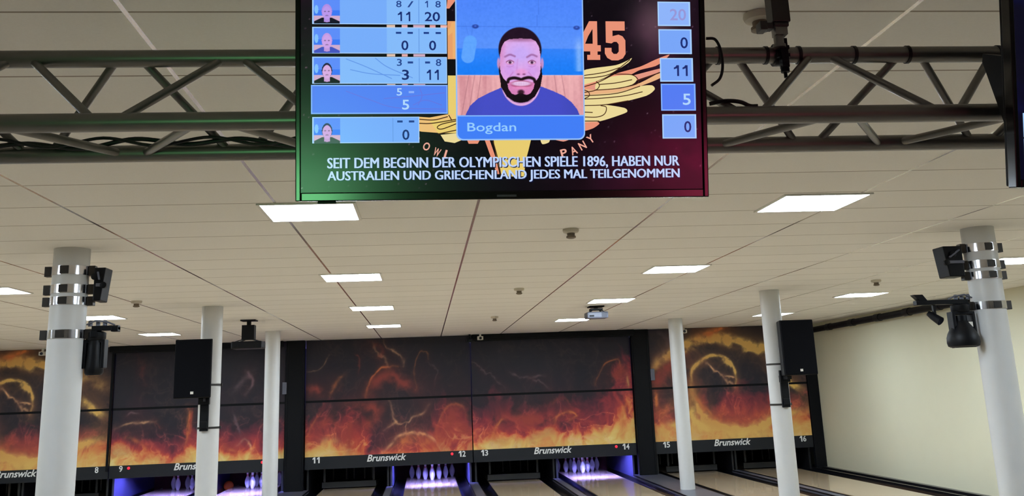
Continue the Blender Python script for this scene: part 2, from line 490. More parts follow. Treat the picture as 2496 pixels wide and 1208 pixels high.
# ------------------------------------------------------------------ lanes
PAIRS = [('7', '8', -7.934), ('9', '10', -4.534), ('11', '12', -0.737), ('13', '14', 2.663), ('15', '16', 6.461)]
LANES = []
for n0, n1, c in PAIRS:
    LANES += [(n0, c - 0.84), (n1, c + 0.84)]
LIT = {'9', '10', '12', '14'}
Y0, Y1 = 3.0, 22.93
lane_words = {'7': 'dark bowling lane furthest left, mostly outside the photo', '8': 'dark bowling lane under the number 8 behind the left column',
              '9': 'bowling lane under the number 9, lit violet with four standing pins', '10': 'violet lit bowling lane between the two left columns with an orange ball in its gutter',
              '11': 'pale wooden bowling lane under the number 11 with a dark pin deck', '12': 'bowling lane under the number 12 reflecting a full violet rack of pins',
              '13': 'pale wooden bowling lane under the number 13 with a dark pin deck', '14': 'bowling lane under the number 14 reflecting a full violet rack of pins',
              '15': 'pale wooden bowling lane under the number 15 left of the right speaker column', '16': 'pale wooden bowling lane under the number 16 along the cream right wall'}
def lane(x, label):
    t = thing('bowling_lane', label, 'bowling lane', (x, Y0, 0), 'bowling lanes running to the flame wall')
    b = MB((x, Y0, 0)); b.box(x - 0.533, x + 0.533, Y0, Y1, -0.16, 0.0); b.build('lane_bed', M['lane'], t)
    for s in (-1, 1):
        b = MB((x, Y0, 0))
        n = 10; pts = []
        for k in range(n + 1):
            a = math.pi * k / n
            pts.append((x + s * (0.6505 - 0.1165 * math.cos(a)), -0.012 - 0.085 * math.sin(a)))
        v = []; f = []
        for px, pz in pts: v += [(px, Y0, pz), (px, Y1 + 0.4, pz)]
        for k in range(n): f.append((2 * k, 2 * k + 1, 2 * k + 3, 2 * k + 2))
        b.add(v, f)
        b.build('gutter', M['gutter'], t, smooth=60)
    return t
l0 = lane(LANES[0][1], lane_words['7'])
for n, x in LANES[1:]: dup(l0, (x, Y0, 0), lane_words[n])

# cappings between the lanes
caps = []
for n0, n1, c in PAIRS: caps.append((c - 0.071, c + 0.071, 'grey divider strip between the lanes under numbers %s and %s' % (n0, n1)))
caps += [(-7.934 + 1.609, -4.534 - 1.609, 'grey divider strip between the lanes under numbers 8 and 9'),
         (-4.534 + 1.609, -0.737 - 1.609, 'wide grey divider strip carrying the left row of columns'),
         (-0.737 + 1.609, 2.663 - 1.609, 'grey divider strip between the lanes under numbers 12 and 13'),
         (2.663 + 1.609, 6.461 - 1.609, 'wide grey divider strip carrying the right row of columns')]
for x0, x1, l in caps:
    t = thing('lane_divider', l, 'lane divider', (x0, Y0, 0), 'divider strips between the lanes')
    b = MB((x0, Y0, 0)); b.box(x0, x1, Y0, 20.60, -0.16, CAP); b.build('capping', M['capping'], t, bevel=0.008)
    b = MB((x0, Y0, 0))
    for e in (x0 + 0.004, x1 - 0.004): b.box(e - 0.006, e + 0.006, Y0, 20.60, CAP - 0.02, CAP + 0.002)
    b.build('edge_trim', M['gutter'], t)
b = MB((8.10, Y0, 0)); b.box(8.08, 8.395, Y0, 21.0, -0.16, -0.02); b.box(8.30, 8.395, Y0, 21.0, -0.02, 0.035); b.box(8.12, 8.16, Y0, 21.0, -0.02, 0.020)
tag(b.build('wall_side_rail', M['gutter']), 'black double rail on the floor along the cream right wall', 'rail')

# ------------------------------------------------------------------ pinsetters and pits
def pinsetter(n, x, lit):
    lab = {'7': 'dark pinsetter opening at the far left edge', '8': 'dark pinsetter opening under the number 8', '9': 'violet lit pin deck opening under the number 9',
           '10': 'violet lit pin deck opening behind the plain left column', '11': 'dark pinsetter opening under the number 11', '12': 'violet lit pin deck opening under the number 12',
           '13': 'dark pinsetter opening under the number 13', '14': 'violet lit pin deck opening under the number 14', '15': 'dark pinsetter opening under the number 15',
           '16': 'dark pinsetter opening under the number 16 beside the cream wall'}[n]
    t = thing('pinsetter', lab, 'pinsetter', (x, 20.9, 0), 'pinsetters behind the flame wall')
    o = (x, 20.9, 0)
    for s in (-1, 1):
        b = MB(o); xx = x + s * 0.805
        b.box(xx - 0.02, xx + 0.02, 20.62, 23.62, -0.02, 0.95)
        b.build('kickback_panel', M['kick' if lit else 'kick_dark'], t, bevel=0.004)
    b = MB(o); b.box(x - 0.78, x + 0.78, 23.56, 23.60, -0.15, 1.0); b.build('pit_curtain', M['curtain' if lit else 'pit'], t)  # unlit pits get a black curtain, their shade put into the colour
    b = MB(o); b.box(x - 0.78, x + 0.78, 23.34, 23.50, -0.155, -0.10); b.build('pit_cushion', M['pit'], t)
    b = MB(o); b.box(x - 0.74, x + 0.74, 21.7, 23.2, 0.62, 0.70)
    for i in range(4):
        for k in range(i + 1):
            b.lathe([(0.055, 0), (0.055, -0.06), (0.04, -0.10)], (x + (k - i / 2) * 0.305, 21.95 + i * 0.263, 0.62), 12)
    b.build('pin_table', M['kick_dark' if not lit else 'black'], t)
    b = MB(o); zb = 0.028 if not lit else 0.52
    b.box(x - 0.55, x + 0.55, 20.92, 20.96, zb, zb + 0.11)
    for s in (-1, 1): b.box(x + s * 0.50 - 0.02, x + s * 0.50 + 0.02, 20.93, 20.96, zb + 0.12, zb + 0.55)
    b.build('sweep_bar', M['kick_dark'], t)
    if lit:
        b = MB(o); b.tube([(x - 0.50, 20.78, 0.575), (x + 0.50, 20.78, 0.575)], 0.018, 12); b.build('violet_tube', M['uv'], t, smooth=40)  # assumed tube hidden by the masking, read off the violet deck light
        b = MB(o); b.box(x - 0.62, x + 0.62, 20.735, 20.745, 0.53, 0.64); b.box(x - 0.62, x + 0.62, 20.745, 20.83, 0.63, 0.64); b.build('tube_reflector', M['white'], t)  # assumed reflector, unseen, shields the tube towards the front
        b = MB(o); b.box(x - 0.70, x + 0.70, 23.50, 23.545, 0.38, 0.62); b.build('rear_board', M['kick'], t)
    else:
        b = MB(o)
        for k in (-0.42, -0.14, 0.02, 0.25, 0.41): b.box(x + k - 0.012, x + k + 0.012, 22.0, 22.03, 0.10, 0.62)
        b.build('lift_rod', M['dark_steel'], t)  # added rods stand in for pins dimly visible in the unlit pit
    return t
for n, x in LANES: pinsetter(n, x, n in LIT)

# ------------------------------------------------------------------ pins
PROF = [(0.0258, 0), (0.0285, 0.004), (0.036, 0.019), (0.0498, 0.057), (0.0575, 0.086), (0.0605, 0.114), (0.0578, 0.149), (0.0472, 0.184), (0.0325, 0.220),
        (0.0250, 0.240), (0.0228, 0.254), (0.0232, 0.270), (0.0254, 0.299), (0.0300, 0.325), (0.0323, 0.343), (0.0300, 0.362), (0.0200, 0.376), (0.008, 0.381)]
pos_words = {1: 'head pin', 2: 'left in second row', 3: 'right in second row', 4: 'left in third row', 5: 'middle of third row', 6: 'right in third row',
             7: 'far left of back row', 8: 'second from left in back row', 9: 'second from right in back row', 10: 'far right of back row'}
pin_xy = {}
k = 1
for i in range(4):
    for j in range(i + 1):
        pin_xy[k] = ((j - i / 2) * 0.300, 21.95 + i * 0.263); k += 1
first_pin = None
for n, ids, where in (('9', (5, 6, 8, 9), 'under the number 9'), ('10', (1, 2, 3, 5, 6, 8, 9, 10), 'behind the plain left column'),
                      ('12', range(1, 11), 'under the number 12'), ('14', range(1, 11), 'under the number 14')):
    x = dict(LANES)[n] + (0.0 if n in ('9', '10') else (0.03 if n == '12' else -0.06))
    for i in ids:
        lab = 'white bowling pin, %s, lane %s' % (pos_words[i], where)
        px, py = x + pin_xy[i][0], pin_xy[i][1]
        if first_pin is None:
            first_pin = thing('bowling_pin', lab, 'bowling pin', (px, py, 0.0005), 'standing bowling pins')
            b = MB(); b.lathe(PROF, (0, 0, 0), 28); b.build('pin_body', M['pin'], first_pin, smooth=60)
            b = MB()
            for z in (0.252, 0.272): b.ring((0, 0), 0.0225, 0.0240, z - 0.005, z + 0.004, 28)
            b.build('neck_stripe', M['pin_red'], first_pin, smooth=40)
        else: dup(first_pin, (px, py, 0.0005), lab)
b = MB((-4.345, 22.75, 0.013))
rr = 0.109
b.lathe([(rr * math.sin(math.pi * k / 20), -rr * math.cos(math.pi * k / 20)) for k in range(21)], (-4.345, 22.75, 0.013), 32)
tag(b.build('bowling_ball', M['ball'], None, smooth=60), 'orange bowling ball in the gutter between the two left columns', 'bowling ball')

# ================================================================== THE FLAME WALL (masking units)
YM = 20.4724
ZB, ZS, ZSEAM = 1.83 - 1.1585, 1.83 - 1.40, 1.83 - 0.078
FIRE = [(0.0, (33, 34, 43)), (0.14, (41, 38, 46)), (0.26, (78, 42, 54)), (0.40, (132, 50, 60)), (0.53, (172, 64, 62)), (0.65, (206, 98, 66)), (0.78, (218, 148, 86)), (0.90, (222, 186, 104)), (1.0, (226, 208, 134))]
# each picture: frame in photo pixels (left, right, top-left y, top-right y, bottom-left y, bottom-right y), flame hills, drawn wisps
def art_frame(xl, xr, tl, tr, bl, br):
    def uv(x, y):
        u = (x - xl) / (xr - xl); t = tl + (tr - tl) * u; bb = bl + (br - bl) * u
        return u, (bb - y) / (bb - t)
    return uv
F11 = art_frame(740, 1147, 826, 812, 1113, 1095); F13 = art_frame(1148, 1545, 812, 800, 1095, 1079)
F15 = art_frame(1588, 1980, 799, 786, 1077, 1061); F9 = art_frame(268, 690, 848, 831, 1137, 1116)
G = (222, 188, 104); O = (206, 122, 70); RD = (150, 66, 58); SM = (112, 92, 98); LT = (228, 176, 126)
RING = [(F15, [(1580, 915), (1610, 885), (1650, 855), (1700, 832), (1760, 818), (1815, 828), (1860, 842), (1900, 852), (1960, 880)], 0.045, G, 1.8),
        (F15, [(1590, 930), (1630, 890), (1680, 862)], 0.03, RD, 0.7),
        (F15, [(1683, 945), (1690, 905), (1712, 880), (1740, 868), (1768, 870), (1790, 888), (1802, 915), (1800, 938)], 0.018, G, 1.6),
        (F15, [(1722, 876), (1745, 895), (1770, 920), (1796, 945)], 0.014, LT, 0.9), (F15, [(1770, 912), (1785, 918), (1802, 922)], 0.010, LT, 0.8),
        (F15, [(1684, 950), (1692, 990), (1715, 1022), (1750, 1042), (1790, 1050), (1840, 1044), (1880, 1026), (1920, 1012), (1980, 1000)], 0.045, G, 2.0),
        (F15, [(1690, 960), (1712, 995), (1745, 1020)], 0.022, O, 0.6),
        (F15, [(1585, 1030), (1620, 1000), (1650, 985)], 0.05, O, 0.5), (F15, [(1585, 1050), (1640, 1040), (1700, 1050), (1800, 1062), (1980, 1040)], 0.060, G, 0.85),
        (F15, [(1720, 810), (1760, 800), (1790, 794)], 0.030, O, 1.0), (F15, [(1600, 960), (1610, 925), (1640, 900), (1660, 930)], 0.05, RD, 0.8), (F15, [(1597, 1000), (1597, 955)], 0.02, O, 1.2), (F15, [(1668, 990), (1690, 1030), (1730, 1056)], 0.05, G, 1.3),
        (F15, [(1905, 905), (1935, 928), (1968, 948)], 0.030, G, 0.95), (F15, [(1915, 925), (1940, 940), (1950, 950)], 0.03, G, 0.9),
        (F15, [(1600, 800), (1640, 830), (1600, 880)], 0.03, SM, 0.3)]
ART = {
 '7': dict(seed=71, reds=[(0, .8), (.3, .9), (.75, 1), (1, .7)], frame=F15, hills=[(0, .14), (.1, .20), (.2, .17), (.3, .10), (.5, .06), (.65, .07), (.8, .12), (.9, .20), (1, .26)], red=.36, strokes=RING),
 '15': dict(seed=71, reds=[(0, 1.4), (.1, 1.3), (.22, .9), (.3, 1.25), (.75, 1.3), (1, 1.0)], frame=F15, hills=[(0, .20), (.1, .26), (.2, .17), (.3, .12), (.5, .085), (.65, .09), (.8, .14), (.9, .18), (1, .22)], red=.36, strokes=RING),
 '9': dict(seed=92, reds=[(0, .8), (.2, 1), (.35, .7), (.48, 1.1), (.6, .8), (1, 1)], frame=F9, hills=[(0, .24), (.06, .24), (.14, .18), (.22, .10), (.36, .08), (.46, .15), (.56, .10), (.66, .06), (.76, .08), (.88, .05), (1, .08)], red=.30, strokes=[
     (F9, [(275, 1048), (310, 1038), (345, 1032), (375, 1032)], 0.012, LT, .6), (F9, [(300, 1020), (312, 1010), (335, 1008)], 0.010, SM, .8), (F9, [(375, 1032), (390, 1048)], .012, RD, .5),
     (F9, [(452, 1000), (460, 1020), (458, 1050), (450, 1075), (445, 1095)], 0.016, O, .9), (F9, [(462, 1000), (464, 1030), (456, 1062)], .012, RD, .8),
     (F9, [(320, 868), (335, 890), (332, 915), (345, 940)], 0.025, RD, .35), (F9, [(595, 960), (608, 935), (600, 915), (590, 905)], 0.014, SM, .8), (F9, [(555, 965), (575, 940), (610, 905)], .03, SM, .45),
     (F9, [(560, 1005), (572, 1040), (582, 1060)], .012, SM, .6), (F9, [(575, 1085), (590, 1072), (605, 1085), (612, 1098)], .012, LT, .7), (F9, [(540, 1078), (550, 1092), (575, 1100)], .02, O, .5),
     (F9, [(300, 1070), (330, 1080), (350, 1092), (360, 1105)], .02, O, .6)]),
 '11': dict(seed=113, reds=[(0, 1.2), (.12, 1.3), (.2, 1.0), (.28, 1.5), (.35, 1.0), (.40, .3), (.52, .25), (.58, .5), (.72, .6), (.78, 1.0), (.86, 1.5), (1, 1.1)], frame=F11, hills=[(0, .06), (.06, .09), (.14, .13), (.20, .12), (.26, .04), (.34, .02), (.44, .012), (.48, .03), (.56, .03), (.8, .03), (.9, .01), (1, .015)], red=.34, strokes=[
     (F11, [(755, 1110), (775, 1085), (800, 1075), (825, 1090), (835, 1112)], .05, G, .55),
     (F11, [(885, 968), (898, 925), (912, 905), (930, 893), (965, 893)], .010, O, .9), (F11, [(900, 965), (915, 925), (950, 915), (985, 935), (1008, 950)], .06, RD, .75),
     (F11, [(930, 825), (935, 845), (960, 855), (980, 868), (980, 890)], .008, LT, .6), (F11, [(905, 830), (910, 855), (935, 870), (943, 892)], .010, LT, .5), (F11, [(898, 828), (925, 850), (920, 870)], .03, RD, .45),
     (F11, [(1012, 950), (1012, 880), (1022, 855), (1040, 858), (1044, 872)], .007, O, .45), (F11, [(1044, 880), (1065, 900), (1060, 935)], .006, SM, .4),
     (F11, [(742, 900), (765, 900), (785, 885), (800, 860)], .005, LT, .35), (F11, [(860, 862), (872, 870), (865, 910)], .008, RD, .5), (F11, [(795, 965), (805, 945), (820, 920), (832, 912)], .016, O, .5),
     (F11, [(740, 950), (765, 945), (775, 960)], .04, RD, .8), (F11, [(838, 985), (880, 990), (915, 1000), (900, 1030), (870, 1040)], .05, RD, .75), (F11, [(840, 1110), (850, 1040), (870, 1030)], .03, RD, .8),
     (F11, [(940, 980), (948, 1010), (960, 1028), (985, 1035), (1000, 1018), (1030, 1005), (1045, 985)], .010, LT, .55), (F11, [(980, 1035), (985, 1060)], .008, LT, .5), (F11, [(940, 1040), (960, 1028), (930, 1050)], .012, LT, .4),
     (F11, [(920, 1105), (945, 1085), (965, 1065), (985, 1058), (1030, 1056), (1055, 1072), (1070, 1095)], .014, LT, .9), (F11, [(950, 1095), (985, 1075), (1030, 1075), (1050, 1092)], .055, O, .7),
     (F11, [(1060, 1090), (1065, 1030), (1090, 990), (1120, 985), (1140, 1010)], .012, O, .45), (F11, [(1070, 1085), (1085, 1035), (1110, 1010), (1130, 1050), (1140, 1085)], .09, RD, .75),
     (F11, [(740, 1080), (752, 1040), (780, 1000)], .012, O, .4), (F11, [(750, 1060), (790, 1030), (820, 1050), (840, 1090)], .06, RD, .7)]),
 '13': dict(seed=137, reds=[(0, .75), (.12, .8), (.25, .8), (.5, .75), (.68, 1.0), (.8, 1.35), (.9, 1.5), (1, 1.7)], frame=F13, hills=[(0, .05), (.1, .07), (.18, .13), (.26, .10), (.36, .12), (.44, .20), (.52, .18), (.58, .09), (.68, .09), (.78, .16), (.88, .22), (1, .42)], red=.50, strokes=[
     (F13, [(1345, 1035), (1352, 1015), (1372, 1005), (1390, 1003), (1402, 1012), (1385, 1022)], .013, O, .9), (F13, [(1215, 1082), (1200, 1060), (1210, 1030), (1228, 1015)], .016, O, .7),
     (F13, [(1228, 1018), (1270, 1022), (1310, 1018), (1340, 1035)], .06, RD, .9), (F13, [(1452, 938), (1468, 905), (1480, 885), (1500, 875), (1515, 880), (1518, 930)], .007, O, .55),
     (F13, [(1495, 930), (1515, 905), (1535, 915)], .06, RD, .7), (F13, [(1535, 945), (1535, 910)], .012, G, .6), (F13, [(1125, 868), (1160, 890), (1165, 898)], .006, SM, .5), (F13, [(1160, 892), (1195, 915), (1230, 945)], .010, SM, .55),
     (F13, [(1240, 905), (1280, 920), (1330, 915)], .012, SM, .6), (F13, [(1290, 922), (1340, 945)], .010, SM, .5), (F13, [(1330, 985), (1370, 970), (1395, 985)], .02, RD, .4),
     (F13, [(1450, 1040), (1460, 1060), (1465, 1085)], .02, G, .6), (F13, [(1510, 1060), (1520, 1000), (1535, 970)], .014, O, .8), (F13, [(1525, 1080), (1535, 1040), (1542, 1010)], .03, G, .7), (F13, [(1380, 1065), (1420, 1068), (1460, 1062)], .012, LT, .6)]),
}
def flame_rgb(U, V, key):
    a = ART[key]; s = a['seed']
    X = U * 3.4; Z = V * 2.316
    wx = fbm(X * 1.4, Z * 1.4, s) - .5; wz = fbm(X * 1.4 + 31, Z * 1.4 + 7, s + 20) - .5
    n1 = fbm(X * 2.2 + 2.6 * wx, Z * 1.7 + 2.6 * wz, s + 40, 6)
    n2 = fbm(X * 5 + 3 * wx, Z * 3.4 + 4 * wz, s + 60, 5)
    ridge = (1 - np.abs(2 * n1 - 1)) ** 3
    Uw = np.clip(U + 0.10 * wx, 0, 1)
    hill = np.interp(Uw, [h[0] for h in a['hills']], [h[1] for h in a['hills']]) * (0.80 + 0.8 * (n2 - .5))
    q = V / np.maximum(hill, 0.02)
    hot = 1 / (1 + np.exp((q - 1.0) * 5.0))
    rx = np.interp(np.clip(U + .14 * wx, 0, 1), [r[0] for r in a['reds']], [r[1] for r in a['reds']])
    body = np.clip(1 - V / (a['red'] * rx * (1.05 + 1.5 * (n1 - .5))), 0, 1) ** 0.75 * np.clip(.45 + .6 * rx, 0, 1)
    hot = hot * np.clip(hill / .055 - .25, 0.0, 1)
    heat = 0.08 + 0.46 * body * (0.65 + 0.7 * n2) + 0.42 * hot * (0.75 + 0.5 * n2) + 0.12 * ridge * np.clip(1.1 - V, 0, 1) * (0.25 + body)
    heat += 0.13 * (n2 - .5) * (0.35 + body)
    heat = np.maximum(heat, 0.22 * np.clip(1.25 - 2.0 * V, 0, 1))
    # fine curling filaments along the level lines of the turbulence
    fil = 0
    for q, (fs, w) in enumerate(((1.0, .020), (1.6, .022), (2.4, .026), (4.0, .030))):
        ax = fbm(X * .9 + 7 * q, Z * .9, s + 300 + q, 3) - .5; az = fbm(X * .9, Z * .9 + 5 * q, s + 320 + q, 3) - .5
        fx = fbm(X * fs + 4.2 * ax + .8 * n2, Z * fs * .85 + 4.2 * az + .6 * n1, s + 100 + 10 * q, 4)
        gate = np.clip((fbm(X * 1.1 + 5 * q, Z * 1.3, s + 150 + q, 3) - .44) * 5, 0, 1)
        soft = np.exp(-((fx - .5) / w) ** 2) + .35 * np.exp(-((fx - .5) / (w * 4)) ** 2)
        fil = fil + soft * gate * (.6, .65, .5, .35)[q]
    fil = np.clip(fil, 0, 1.3)
    low = np.clip(1.15 - V * 1.15, 0, 1) ** 1.3
    heat += fil * (0.02 + 0.20 * np.clip(body * 1.3, 0, 1) + .05 * low)
    heat = np.where(heat > .70, .70 + (heat - .70) * .66, heat) - .05 * np.clip(heat - .6, 0, 1)
    rgb = ramp(heat, FIRE)
    pale = np.clip(fil * (.05 + .30 * low * np.clip(.25 + body, 0, 1)), 0, .55)[..., None]
    rgb = rgb * (1 - pale) + np.array((222, 150, 112.)) * pale
    smoke = (np.clip((fbm(X * 1.5 + 2 * wx, Z * 1.2 + 2 * wz, s + 400, 4) - .45) * 2.2, 0, 1) * np.clip(1.2 - V, 0, 1) * .30)[..., None]
    rgb = rgb * (1 - smoke) + np.array((112, 56, 62.)) * smoke * np.clip(1.5 - 1.3 * V, 0.25, 1)[..., None] + rgb * smoke * (1 - np.clip(1.5 - 1.3 * V, 0.25, 1)[..., None])
    # drawn wisps
    jx = U + 0.022 * wx + 0.034 * (n2 - .5); jz = V + 0.034 * wz + 0.046 * (n2 - .5)
    for fr, pts, w, c, k in a['strokes']:
        P = [fr(*p) for p in pts]
        P = smooth_line([(p[0] * 3.4, p[1] * 2.316) for p in P], 6)
        D, T = seg_dist(jx * 3.4, jz * 2.316, P)
        ww = w * 3.4 * (0.55 + 0.9 * n2)
        soft = np.exp(-(D / (ww * 0.62)) ** 2)
        tex = 0.35 + 1.7 * (fbm(X * 8, Z * 8, s + 80, 4) - .2)
        al = np.clip(soft * k * np.clip(tex, 0.2, 1.15) * (np.clip(np.sin(np.pi * np.clip(T, .06, .94)) * 1.6, 0, 1)), 0, 1)[..., None]
        rgb = rgb * (1 - al) + np.array(c, float) * al
        halo = (np.exp(-(D / (ww * 2.2)) ** 2) * 0.16 * k)[..., None]
        rgb = rgb * (1 - halo) + (np.array(c, float) * 0.6 + np.array((60, 10, 5))) * halo
    return rgb

def flame_panel(name, x0, x1, z0, z1, key, parent, o):
    nx, nz = 330, max(30, int(330 * (z1 - z0) / (x1 - x0)))
    xs = np.linspace(x0, x1, nx); zs = np.linspace(z0, z1, nz)
    X, Z = np.meshgrid(xs, zs)
    U = (X - x0) / (x1 - x0); V = (Z - ZB) / (CE - ZB)
    P = np.stack([X, np.full_like(X, YM), Z], -1)
    ob = grid_obj(name, P, flame_rgb(U, V, key), M['art'], parent, o)
    # board thickness behind the print
    b = MB(o); b.box(x0, x1, YM + 0.002, YM + 0.05, z0, z1); bo = b.build('backing_board', M['black_matt'], ob)
    return ob

def numeral(b, s, x0, x1, y, z0, z1):
    w = (x1 - x0) / len(s)
    for k, ch in enumerate(s):
        xa, xb = x0 + k * w + 0.008, x0 + (k + 1) * w - 0.008
        if ch == '1':
            xa += 0.012; q = xb - xa; g = z1 - z0
            b.poly([(xa + px * q, y, z1 - pz * g) for px, pz in ((.45, 0), (1, 0), (1, 1), (.5, 1), (.5, .30), (0, .42), (0, .22))])
        else: letter_on_wall(b, ch, xa, xb, y, z0, z1, 0.02)

unit_words = {'7': 'flame printed masking panel with golden leaf swirl, cut by the left photo edge', '9': 'flame printed masking panel behind the left black speaker, between numbers 9 and the black post',
              '11': 'flame printed masking panel above numbers 11 and 12, right of the left black post', '13': 'flame printed masking panel above numbers 13 and 14, left of the right black post',
              '15': 'flame printed masking panel with golden ring above numbers 15 and 16'}
for n0, n1, c in PAIRS:
    x0, x1 = c - 1.69, c + 1.69
    o = (c, YM, ZS)
    t = thing('masking_unit', unit_words[n0], 'masking panel', o, 'flame printed masking panels above the lanes')
    flame_panel('lower_panel', x0, x1, ZB, ZSEAM - 0.022, n0, t, o)
    flame_panel('upper_panel', x0, x1, ZSEAM + 0.022, CE - 0.004, n0, t, o)
    b = MB(o); b.box(x0, x1, YM + 0.012, YM + 0.05, ZSEAM - 0.022, ZSEAM + 0.022); b.build('seam_strip', M['black_matt'], t)
    b = MB(o); b.box(x0, x1, YM - 0.012, YM + 0.05, ZS, ZB); st = b.build('number_strip', M['mid'], t)
    yy = YM - 0.0145
    b = MB(o); letter_on_wall(b, 'Brunswick', c - 0.45, c + 0.34, yy, ZB - 0.135, ZB + 0.0, 0.022, 0.28); b.build('lettering', M['lettering'], st)
    for s, xx in ((n0, x0 + 0.13), (n1, x1 - 0.31)):
        b = MB(o); w = 0.085 * len(s)
        numeral(b, s, xx + 0.09 - w / 2, xx + 0.09 + w / 2, yy, ZB - 0.12, ZB - 0.005); b.build('numeral', M['lettering'], st)
    for s, xx in ((n0, x0 + 0.37), (n1, x1 - 0.42)):
        if s in LIT:
            b = MB(o); b.lathe([(0.027, 0), (0.027, -0.012), (0.016, -0.018)], (xx, YM - 0.012, ZB - 0.055), 16, 'y'); b.build('indicator_light', M['red_led'], st, smooth=40)

for xa, xb, l in ((-2.834, -2.4366, 'black vertical post in the flame wall right of the plain left column'), (4.363, 4.761, 'black vertical post in the flame wall left of the plain right column')):
    t = thing('masking_post', l, 'wall post', ((xa + xb) / 2, YM, 0), 'black posts in the flame wall')
    o = ((xa + xb) / 2, YM, 0)
    b = MB(o); b.box(xa + 0.01, xb - 0.01, YM - 0.10, YM + 0.06, CAP + 0.001, CE - 0.003); b.build('post_body', M['black_matt'], t, bevel=0.01)
    b = MB(o)
    for e in (xa + 0.05, xb - 0.05): b.box(e - 0.006, e + 0.006, YM - 0.112, YM - 0.10, 0.05, CE - 0.05)
    b.build('edge_profile', M['black'], t)
    b = MB(o); xs = xa + 0.0 if xa < 0 else xb + 0.02
    b.box(xs - 0.045, xs + 0.04, YM - 0.15, YM - 0.015, 1.92, 2.16); b.build('ball_sensor_box', M['grey'], t, bevel=0.008)
b = MB((8.28, YM, 0)); b.box(8.165, 8.395, YM - 0.04, YM + 0.06, 0.0, CE - 0.003)
tag(b.build('end_post', M['black_matt'], None, bevel=0.008), 'black end post between the ring of fire panel and the cream wall', 'wall post')

# rolled-up projection screens in front of the masking
for xa, xb, l in ((-6.30, -2.87, 'long black roller screen case at the ceiling above the left speaker'), (0.985, 4.43, 'long black roller screen case at the ceiling above the numbers 13 and 14')):
    o = ((xa + xb) / 2, YM - 0.14, CE - 0.09)
    t = thing('projection_screen', l, 'projection screen', o, 'roller projection screens above the flame wall')
    b = MB(o); b.box(xa, xb, YM - 0.22, YM - 0.112, CE - 0.12, CE - 0.003); b.build('case', M['black_matt'], t, bevel=0.015)
    b = MB(o); b.box(xa + 0.05, xb - 0.05, YM - 0.175, YM - 0.155, CE - 0.138, CE - 0.121); b.build('bottom_bar', M['black'], t)
b = MB((-6.27, YM, 1.0)); b.box(-6.285, -6.245, YM - 0.06, YM - 0.0135, ZB - 0.1, CE - 0.02)
tag(b.build('masking_joint_strip', M['black_matt']), 'thin black vertical strip between the two left flame panels', 'strip')

# little cameras over the flame wall
def cam_box(x, z, label, m):
    t = thing('lane_camera', label, 'camera', (x, YM - 0.25, CE), 'small cameras at the top of the flame wall')
    o = (x, YM - 0.25, CE)
    b = MB(o); b.box(x - 0.02, x + 0.02, YM - 0.32, YM - 0.28, z + 0.04, CE); b.build('bracket', M['black' if m == 'black' else 'white'], t)
    b = MB(o); b.box(x - 0.06, x + 0.06, YM - 0.36, YM - 0.235, z - 0.035, z + 0.04); b.build('camera_body', M[m], t, bevel=0.012)
    b = MB(o); b.lathe([(0.028, 0), (0.028, -0.02), (0.015, -0.022)], (x, YM - 0.36, z), 16, 'y'); b.build('lens', M['lens'], t, smooth=40)
cam_box(0.94, 2.86, 'small black camera above the joint of the two middle flame panels', 'black')
cam_box(1.16, 2.90, 'small white sensor beside the black camera above the middle flame panels', 'white')
cam_box(5.47, 2.90, 'small white sensor above the golden ring panel on the right', 'white')
cam_box(-7.55, 2.88, 'small white sensor above the golden swirl panel at far left', 'white')

# ================================================================== SPEAKERS ON THE COLUMNS
def speaker(xc, colx, coly, label):
    w, zb, zt = 0.435, 1.880, 2.563
    yf = coly - CR - 0.36; yb = coly - CR - 0.045
    o = (colx, coly - CR, 1.6)
    t = thing('loudspeaker', label, 'loudspeaker', o, 'black loudspeakers on the columns')
    b = MB(o)
    out = [(xc - w / 2, yf + 0.02), (xc + w / 2, yf + 0.02), (xc + w / 2 - 0.07, yb), (xc - w / 2 + 0.07, yb)]
    b.prism([(x, y, zb) for x, y in out], (0, 0, zt - zb)); b.build('cabinet', M['black_matt'], t, bevel=0.010)
    b = MB(o); b.box(xc - w / 2 + 0.008, xc + w / 2 - 0.008, yf, yf + 0.02, zb + 0.008, zt - 0.008); b.build('grille', M['grille'], t, bevel=0.006)
    b = MB(o); b.box(xc - 0.016, xc + 0.020, yf - 0.005, yf, zb + 0.045, zb + 0.075); b.build('badge', M['white'], t, bevel=0.002)
    s = 1 if colx > xc else -1
    hx = colx - s * 0.02
    b = MB(o)
    b.box(hx - 0.05, hx + 0.05, coly - CR - 0.045, coly - CR - 0.004, 1.49, 1.95)
    b.box(hx - 0.065, hx + 0.065, coly - CR - 0.09, coly - CR - 0.03, 1.80, 1.885)
    b.box(hx - 0.028, hx + 0.028, yf + 0.12, coly - CR - 0.03, 1.835, 1.878)
    b.box(hx - 0.040, hx + 0.040, coly - CR - 0.07, coly - CR - 0.03, 1.52, 1.60)
    b.build('wall_bracket', M['black'], t, bevel=0.004)
    col = COLS[(0 if colx < 0 else 1, 1)]; oc = (colx, coly, CAP)
    for z in (1.525, 2.03):
        b = MB(oc); b.ring((colx, coly), CR + 0.0005, CR + 0.0055, z - 0.012, z + 0.012); st = b.build('column_strap', M['dark_steel'], col, smooth=40)
        b = MB(oc); b.box(colx + CR + 0.004, colx + CR + 0.022, coly - 0.012, coly + 0.012, z - 0.016, z + 0.016); b.build('strap_buckle', M['dark_steel'], st)
speaker(-2.738, CX1, CY[1], 'black loudspeaker strapped to the left column, facing the bowlers')
speaker(4.700, CX2, CY[1], 'black loudspeaker strapped to the right column beside the cream wall')

